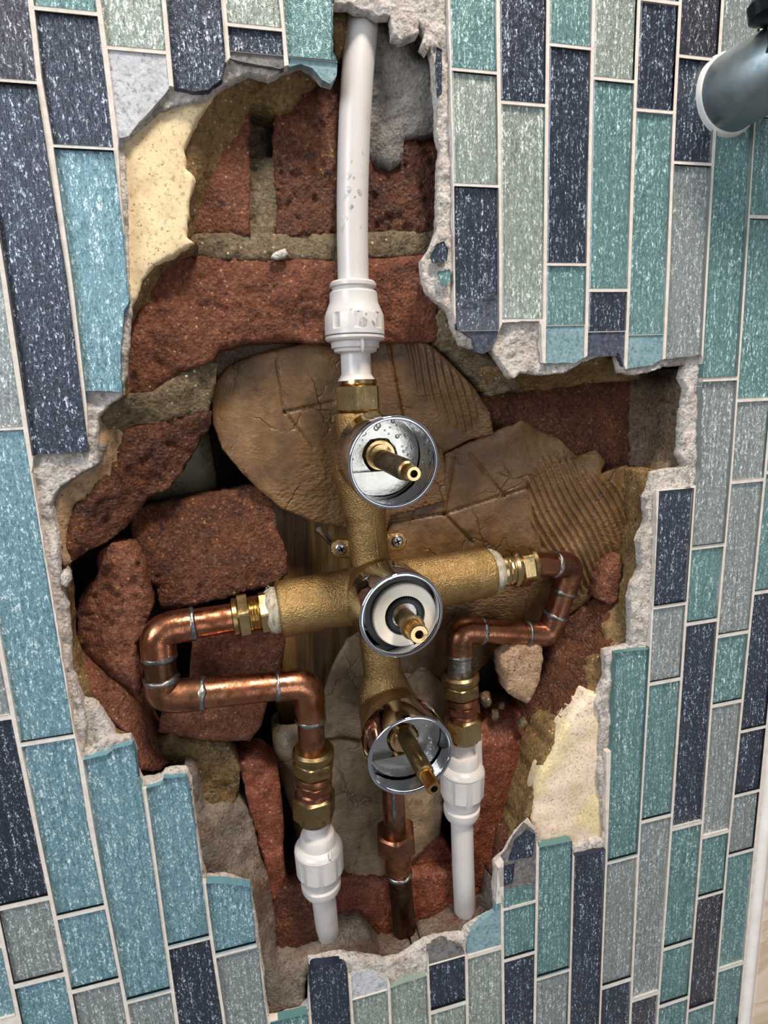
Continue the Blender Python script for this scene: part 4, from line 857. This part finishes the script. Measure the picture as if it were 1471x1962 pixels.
A_, B_ = P(600, 1432, 10), P(602, 1568, 12)
o = empty('compression_fitting', B_, 'weathered brass compression fitting below the lower left copper elbow', 'pipe fitting', None); fit_down(A_, B_, 11.2, o)
LOWP = dict(body=[(0, 6.9), (.20, 7.0), (.215, 9.6), (.25, 10.4), (.34, 10.6), (.36, 12.8), (.40, 14.2), (.42, 14.3)],
            seal=[(.42, 13.9), (.435, 13.9)],
            cap=[(.43, 14.4), (.47, 14.4, 'r'), (.70, 14.1, 'r'), (.75, 12.6), (.80, 12.0), (.82, 11.7), (.825, 11)],
            collar=[(.82, 10.8), (.86, 10.9), (.88, 12.0), (.95, 11.8), (1, 10.6)])
A_, B_ = P(606, 1564, 13), P(616, 1703, 14)
o = pushfit(A_, B_, 'white push-fit connector below the lower left brass fitting', LOWP)
build(lathe(P(632, 1630, 1), P(633, 1645, 0), [(0, .5), (.4, 1.0), (1, .9)], 12), 'rib', plastic_m, o)
build(tube([P(616, 1690, 14), P(622, 1735, 18), P(630, 1812, 34)], 7.3, 36), 'plastic_pipe', plastic_m)
setprops(bpy.data.objects['plastic_pipe.001'], 'short white plastic pipe stub below the lower left connector', 'pipe')
# lower right
A_, B_ = P(881, 1288, 27), P(889, 1415, 28)
o = empty('compression_fitting', B_, 'brass and copper compression fitting right of the bottom chrome shroud', 'pipe fitting', None); fit_down(A_, B_, 11.3, o, (brassd_m, copperd_m, brass_m))
A_, B_ = P(887, 1410, 28), P(884, 1562, 27)
o = pushfit(A_, B_, 'white push-fit connector right of the bottom chrome shroud', LOWP)
build(tube([P(884, 1550, 27), P(887, 1660, 26), P(890, 1730, 28), P(892, 1800, 38)], 7.4, 36), 'plastic_pipe', plastic_m)
setprops(bpy.data.objects['plastic_pipe.002'], 'long lower white plastic pipe running down at the right', 'pipe')
build(lathe(P(903, 1408, 38), P(905, 1460, 38), [(0, 7), (1, 7)], 24), 'plastic_sleeve', plastic_m)
setprops(bpy.data.objects['plastic_sleeve'], 'white plastic sleeve half hidden behind the right connector', 'sleeve')
# middle bottom copper tail
ct = empty('copper_tail', P(770, 1800, 30), 'blackened copper pipe with hexagonal union below the bottom shroud', 'pipe', None)
build(tube([P(752, 1500, 22), P(757, 1600, 26)], 7.0, 32), 'pipe_length', copperd_m, ct)
build(lathe(P(753, 1515, 15), P(756, 1580, 19), [(0, .5), (.2, 1.3), (.6, 1.7), (1, 1.2)], 16), 'solder_run', solder_m, ct)
A_, B_ = P(757, 1588, 26), P(763, 1668, 29)
build(lathe(A_, B_, [(0, 10.6), (.04, 11.6, 'h'), (.42, 11.6, 'h'), (.5, 9.6)], 72, ph=.3), 'union_nut', copperd_m, ct, 18)
build(lathe(A_, B_, [(.48, 9.0), (.9, 8.7), (.98, 8.2)], 40), 'socket', copper_m, ct)
solder(ct, P(764, 1672, 29), V3(0, 0, 1), 8.6, 3)
build(tube([P(764, 1672, 29), P(771, 1740, 32), P(777, 1800, 34)], 7.7, 32), 'pipe_length', coppero_m, ct)
mb = lathe(P(774, 1822, 33), P(772, 1798, 33), [(0, 5), (.3, 7.5), (.6, 9), (1, 9.8), (.9, 8)], 40, False, False)
mb.v = [(v[0]+2.2*noise.noise(Vector(v)*.3), v[1]+2.5*noise.noise(Vector(v)*.25+Vector((9, 0, 0))), v[2]+3*noise.noise(Vector(v)*.3+Vector((0, 7, 0)))) for v in mb.v]
build(mb, 'pipe_sleeve', plastic_m); setprops(bpy.data.objects['pipe_sleeve'], 'torn pale sleeve around the foot of the blackened copper pipe', 'sleeve')

# ---------------------------------------------------------------- chrome arm at the top right
arm = empty('outlet_pipe', P(1395, 190, 0), 'grey satin chrome pipe bend coming out of the tiles at top right', 'pipe')
w0 = P(1389, 186, 4)
pth = [w0, w0+V3(0, -22, 0), w0+V3(14, -36, 5), w0+V3(58, -42, 18)]
build(tube(curve_pts([w0, w0+V3(0, -14, 0), w0+V3(9, -27, 3), w0+V3(30, -34, 10), w0+V3(62, -37, 20)], 8), 18.6, 48), 'arm_tube', arm_m, arm, 60)
build(lathe(w0+V3(0, -1, 0), w0+V3(0, -5, 0), [(0, 20.6), (.5, 20.2), (1, 18.8)], 56, False, False), 'silicone_ring', seal_m, arm)
k0 = P(1492, 95, -32); k1 = P(1490, -20, -32)
build(lathe(k0, k1, [(0, 6), (.15, 4.5), (.48, 4.2), (.55, 9), (.62, 12), (.85, 12.6), (.95, 11), (1, 7)], 40), 'diverter_knob', darkmetal_m, arm)

# beads of water on the tall pipe
droplets('water_droplets', [(P(px, py, 14)+V3(0, -7.6, 0), r_) for px, py, r_ in ((664, 345, .9), (672, 352, .6), (661, 372, 1.3), (683, 377, 1.2), (668, 405, .9), (674, 388, .6), (655, 424, .8), (690, 300, .5), (668, 320, .5), (686, 440, .5))], wp, 1)
bpy.context.view_layer.update()
for key, grp in (('pushfit_connector', 'white push-fit connectors on the plastic pipes'), ('compression_fitting', 'brass compression fittings around the valve'), ('brick_fragment', 'loose brick fragments in the hole'), ('cardboard_sheet', 'torn cardboard sheets behind the valve'), ('pebble', 'pebbles in the dark gap at right'), ('mortar_chunk', 'loose mortar lumps in the hole'), ('plastic_pipe', 'white plastic pipes'), ('copper_pipe', 'copper pipework beside the valve')):
    for o in bpy.data.objects:
        if o.parent is None and o.name.split('.')[0] == key: o['group'] = grp
